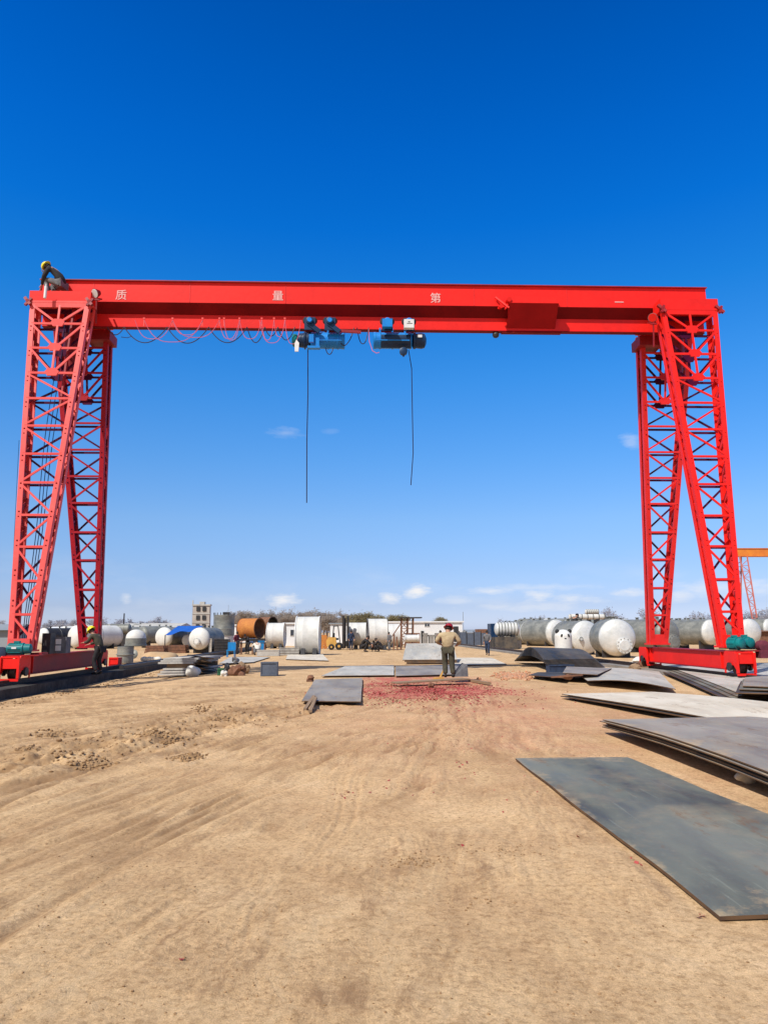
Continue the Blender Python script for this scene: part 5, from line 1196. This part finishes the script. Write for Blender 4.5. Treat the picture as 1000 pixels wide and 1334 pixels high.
wk = person('worker seen from behind in beige jacket and red helmet, standing on a board', (c.x, c.y, .14), R(-8), 'work', beige, olive, hatred, 1.0)
wk.scale = (1.17, 1.1, 1.0)
# worker by the left carriage, turned to it
person('worker in olive jacket and yellow helmet leaning towards the left carriage', (-9.42, 27.9, .13), R(72), 'lean', olive, blackc, hatyel, 1.06)
# worker crouching on top of the left saddle
person('worker in black jacket and yellow helmet crouching on the left end of the girder', (P(70, 378, 25.4).x, 25.45, 13.60), R(78), 'perch', blackc, greyc, hatyel, 1.25)
person('distant worker in grey shirt walking before the dark fence', (G(635, 854).x, G(635, 854).y, 0), R(160), 'walk', greyc, navy, None, 1.0)
person('worker in maroon jacket standing behind the work table', (P(308, 840, 57.5).x, 57.5, 0), R(-120), 'stand', maroon, greyc, None, 1.0)
person('worker in dark clothes bending over the work table', (P(322, 840, 57.4).x, 57.4, 0), R(150), 'lean', blackc, blackc, None, .95)
person('worker in pale shirt crouching at the right end of the work table', (P(335, 850, 54.5).x, 54.5, 0), R(20), 'crouch', sack, greyc, None, 1.1)
person('worker in dark blue clothes standing right of the forklift mast', (P(457, 840, 68).x, 68, 0), R(200), 'stand', navy, navy, hatyel if False else None, 1.05)
person('worker in black clothes kneeling under the left white drum', (P(474, 845, 62).x, 62, 0), R(-100), 'crouch', blackc, blackc, None, 1.35)
person('worker in black clothes crouching right under the taller white drum', (P(494, 845, 62).x, 62, 0), R(80), 'crouch', blackc, blackc, None, 1.15)
person('small crouching figure between the two kneeling workers', (P(487, 845, 63).x, 63, 0), R(170), 'crouch', greyc, blackc, None, .95)
person('worker in grey overalls standing by the slanted brace of the lattice stand', (P(507, 840, 66).x, 66, 0), R(120), 'stand', greyc, greyc, None, .95)
person('worker in dark clothes leaning on top of the tank left of the largest one', (P(748, 812, 52.5).x, 52.5, P(748, 821, 52.5).z), R(-60), 'crouch', blackc, blackc, None, 1.2)
person('worker in brown jacket hidden behind the shoulder of the beige worker', (P(573, 840, 52).x, 52, 0), R(-150), 'stand', maroon, blackc, None, 1.0)
# hand tool and pipe held by the man on the crane
a = P(61, 374, 24.85); m = MB(); m.cyl(a+V((0, -.05, 0)), a+V((.0, -.07, -.45)), .05, 10); m.cyl(a+V((0, -.05, .10)), a+V((0, -.05, 0)), .02, 8); tag(m.build('white_pipe', white), 'short white pipe tool held down by the worker on the crane', 'tool')

# ------------------------------------------------------------------ trees
def tree_proto(name, seed, mat, h=7.0, spread=2.6, dens=420, leafy=.10):
    rnd = random.Random(seed); t = thing(name, None, None, (0, 0, 0)); tips = []
    tk = MB()
    def grow(p, d, L, r_, lev):
        pts = [p]; rs = [r_]; q = p; dd = d.copy()
        for i in range(3):
            dd = (dd+V((rnd.uniform(-.2, .2), rnd.uniform(-.2, .2), rnd.uniform(-.02, .15)))).normalized(); q = q+dd*L/3; pts.append(q); rs.append(r_*(1-.22*(i+1)))
        tk.path(pts, rs, 5)
        tips.append((q, lev))
        if lev < 3:
            for _ in range(3 if lev else 5):
                k = rnd.randint(1, 3); a = rnd.uniform(0, 6.28); e = rnd.uniform(.35, .9)
                nd_ = (dd*math.cos(e)+V((math.cos(a), math.sin(a), .2)).normalized()*math.sin(e)).normalized()
                grow(pts[k], nd_, L*rnd.uniform(.55, .75), rs[k]*.6, lev+1)
    grow(V((0, 0, 0)), V((0, 0, 1)), h*.42, h*.022, 0)
    tk.build('trunk', bark, t, True)
    cr = MB(); good = [q for q, l in tips if l >= 1]
    for i in range(dens):
        c = rnd.choice(good)+V((rnd.gauss(0, 1), rnd.gauss(0, 1), rnd.gauss(0, .8)))*h*.055
        d = V((rnd.gauss(0, 1), rnd.gauss(0, 1), rnd.gauss(.6, .8))).normalized(); s_ = h*leafy*rnd.uniform(.5, 1.2)
        u = d.cross(V((rnd.random(), rnd.random(), rnd.random()))).normalized()*s_*.22
        cr.add([c-u, c+u, c+d*s_], [(0, 1, 2)])
    cr.build('crown', mat, t)
    return t
LBL = {'bare': ('bare brown tree in the long wood on the skyline behind the rolled drums', 'trees of the wood behind the drums'),
       'bud': ('tree just coming into olive green bud on the skyline behind the forklift and white drums', 'budding trees behind the white drums'),
       'hazeL': ('hazy bare tree on the far skyline to the left of the tower block', 'hazy trees on the left skyline'),
       'hazeR': ('hazy bare tree on the far skyline behind the right row of tanks', 'hazy trees on the right skyline')}
protos = {}
def trees(kind, mat, items, name='bare_tree', n=3, dens=420, leafy=.10):
    used = []
    for i, (px, top, Y) in enumerate(items):
        v = i % n; key = (kind, v)
        if key not in protos: protos[key] = tree_proto(name, {'bare': 3, 'bud': 5, 'hazeL': 2, 'hazeR': 6}[kind] + v*13, mat, dens=dens, leafy=leafy); o = protos[key]
        else: o = copy_tree(protos[key])
        a = P(px, 820, Y); h = P(px, top, Y).z; s_ = h/6.6
        o.location = (a.x, Y, 0); o.rotation_euler = (0, 0, (i*2.399) % 6.28); o.scale = (s_*random.uniform(.9, 1.4), s_*random.uniform(.9, 1.4), s_)
        o['label'] = LBL[kind][0]; o['category'] = 'tree'; o['group'] = LBL[kind][1]
rnd = random.Random(5)
trees('bare', twig, [(300+i*3.4+rnd.uniform(-2, 2), rnd.uniform(796, 803), 205+rnd.uniform(0, 50)) for i in range(44)]+[(298+i*5.2+rnd.uniform(-2, 2), rnd.uniform(799, 806), 265+rnd.uniform(0, 30)) for i in range(30)], n=4, dens=2600, leafy=.05)
trees('bud', twigg, [(458+i*4.6+rnd.uniform(-1, 1), 803-6*math.sin((i+.5)/9*3.14)+rnd.uniform(-1, 2), 180+rnd.uniform(0, 12)) for i in range(9)]+[(506+i*4.6, 800+rnd.uniform(-1, 2)+abs(i-2), 185) for i in range(5)]+[(566, 803, 200), (572, 804, 205), (578, 806, 200)], 'budding_tree', n=3, dens=2800, leafy=.055)
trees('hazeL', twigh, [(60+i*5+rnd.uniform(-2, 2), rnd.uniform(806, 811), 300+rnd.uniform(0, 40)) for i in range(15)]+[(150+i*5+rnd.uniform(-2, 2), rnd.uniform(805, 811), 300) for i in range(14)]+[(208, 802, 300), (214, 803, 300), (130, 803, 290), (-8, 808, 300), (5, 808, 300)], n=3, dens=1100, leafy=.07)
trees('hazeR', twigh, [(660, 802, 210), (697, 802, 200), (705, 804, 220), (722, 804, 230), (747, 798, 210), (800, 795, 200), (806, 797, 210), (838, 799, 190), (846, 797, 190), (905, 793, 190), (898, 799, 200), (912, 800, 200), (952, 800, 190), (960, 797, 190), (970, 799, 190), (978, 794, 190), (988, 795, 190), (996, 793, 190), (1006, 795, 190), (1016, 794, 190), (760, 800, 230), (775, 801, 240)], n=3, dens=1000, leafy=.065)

# ------------------------------------------------------------------ loose material
def scatter(name, mat, pts, label, cat, seed, flat=False, col=None):
    rnd = random.Random(seed); m = MB(); A_ = np.array(pts); Z_ = ground_fields(A_[:, 0], A_[:, 1])[0]
    bm = bmesh.new(); bmesh.ops.create_icosphere(bm, subdivisions=1, radius=1); base = [v.co.copy() for v in bm.verts]; fs = [tuple(v.index for v in f.verts) for f in bm.faces]; bm.free()
    for (x, y, r_), z in zip(pts, Z_):
        z = float(z)
        if flat:
            a = rnd.uniform(0, 6.28); t_ = rnd.uniform(-.5, .5); u = V((math.cos(a), math.sin(a), t_*.6))*r_; w = V((-math.sin(a), math.cos(a), rnd.uniform(-.4, .6)))*r_*rnd.uniform(.4, 1)
            c = V((x, y, z+r_*.35)); m.add([c-u-w, c+u-w, c+u*.8+w+V((0, 0, r_*.3)), c-u+w], [(0, 1, 2, 3)])
        else:
            sx_, sy_, sz_ = rnd.uniform(.7, 1.3), rnd.uniform(.7, 1.3), rnd.uniform(.5, .9)
            m.add([V((p.x*sx_, p.y*sy_, p.z*sz_))*r_*rnd.uniform(.8, 1.15)+V((x, y, z+r_*.25)) for p in base], fs)
    o = m.build(name, mat, None, not flat, ang=50); return tag(o, label, cat, kind='stuff')
rnd = random.Random(9); pts = []
for _ in range(650):
    t_ = rnd.random(); px = 60+290*t_+rnd.gauss(0, 28); py = 990-62*t_+rnd.gauss(0, 9)
    if py < 905: continue
    q = G(px, py); pts.append((q.x, q.y, abs(rnd.gauss(0, .013))+.006))
for px, py in ((35, 980), (62, 958), (70, 956), (115, 997), (130, 992), (135, 995), (200, 962), (210, 965), (228, 968), (235, 990), (250, 985), (262, 920), (265, 925), (290, 938), (195, 963), (205, 960), (220, 970), (240, 988), (60, 957), (75, 953), (105, 1000), (125, 994)):
    for _ in range(40): q = G(px+rnd.gauss(0, 9), py+rnd.gauss(0, 2)); pts.append((q.x, q.y, rnd.uniform(.008, .034)))
for _ in range(750):
    px = rnd.uniform(-40, 1040); py = 900+430*rnd.random()**1.0; q = G(px, py); pts.append((q.x, q.y, rnd.uniform(.002, .008)*(1 if py > 1000 else 1.8)))
for px, py, n in ((560, 970, 60), (545, 1115, 70), (535, 1120, 40), (660, 1108, 50), (640, 1170, 6), (600, 975, 30), (610, 1172, 8), (450, 1030, 30)):
    for _ in range(n): q = G(px+rnd.gauss(0, 22), py+rnd.gauss(0, 5)); pts.append((q.x, q.y, rnd.uniform(.003, .011)))
pts = [p for p in pts if not (1.9 < p[0] < 3.7 and 4.2 < p[1] < 9.9) and not (p[0] > 3.8 and p[1] < 13)]
scatter('dirt_clods', clod, pts, 'brown dirt clods and crumbs scattered over the dry yard', 'dirt', 2)
pts = []
for _ in range(6500):
    q = G(552, 900); x, y = rnd.gauss(q.x, 1.2), rnd.gauss(q.y, 2.0)
    if rnd.random() < .35+.65*(math.sin(x*3.1+y)+math.sin(y*2.3-x*1.7) > -.3): pts.append((x, y, rnd.uniform(.008, .026)))
for _ in range(380):
    px, py = rnd.gauss(620, 70), 905+abs(rnd.gauss(0, 55)); q = G(px, py); pts.append((q.x, q.y, rnd.uniform(.004, .012)))
for px, py, n, sp in ((835, 1118, 26, 5), (600, 995, 12, 5), (500, 1020, 10, 12), (237, 1250, 2, 2), (920, 1188, 14, 5), (600, 1098, 5, 3), (452, 1032, 12, 8)):
    for _ in range(n): q = G(px+rnd.gauss(0, sp), py+rnd.gauss(0, sp*.5)); pts.append((q.x, q.y, rnd.uniform(.006, .016)))
pts = [p for p in pts if not (2.0 < p[0] < 3.55 and 4.4 < p[1] < 9.75)]
scatter('red_paper_scraps', scrap, pts, 'red paper scraps from firecrackers strewn over the dirt behind and before the plates', 'scraps', 3, flat=True)
pts = []
for _ in range(260): q = G(rnd.gauss(670, 13), rnd.gauss(881, 2.2)); pts.append((q.x, q.y, rnd.uniform(.04, .09)))
scatter('brick_rubble', mk('brick_rubble_red', (.50, .20, .10), (.42, .28, .18), 9, .9), pts, 'orange brick rubble in a low strip before the black curved plates', 'rubble', 4)
pts = []
for _ in range(700):
    y = rnd.uniform(17, 45); x = -9.0+abs(rnd.gauss(0, .35)); pts.append((x, y, rnd.uniform(.012, .035)))
scatter('gravel', clod, pts, 'brownish gravel strewn along the left concrete rail bed', 'gravel', 5)
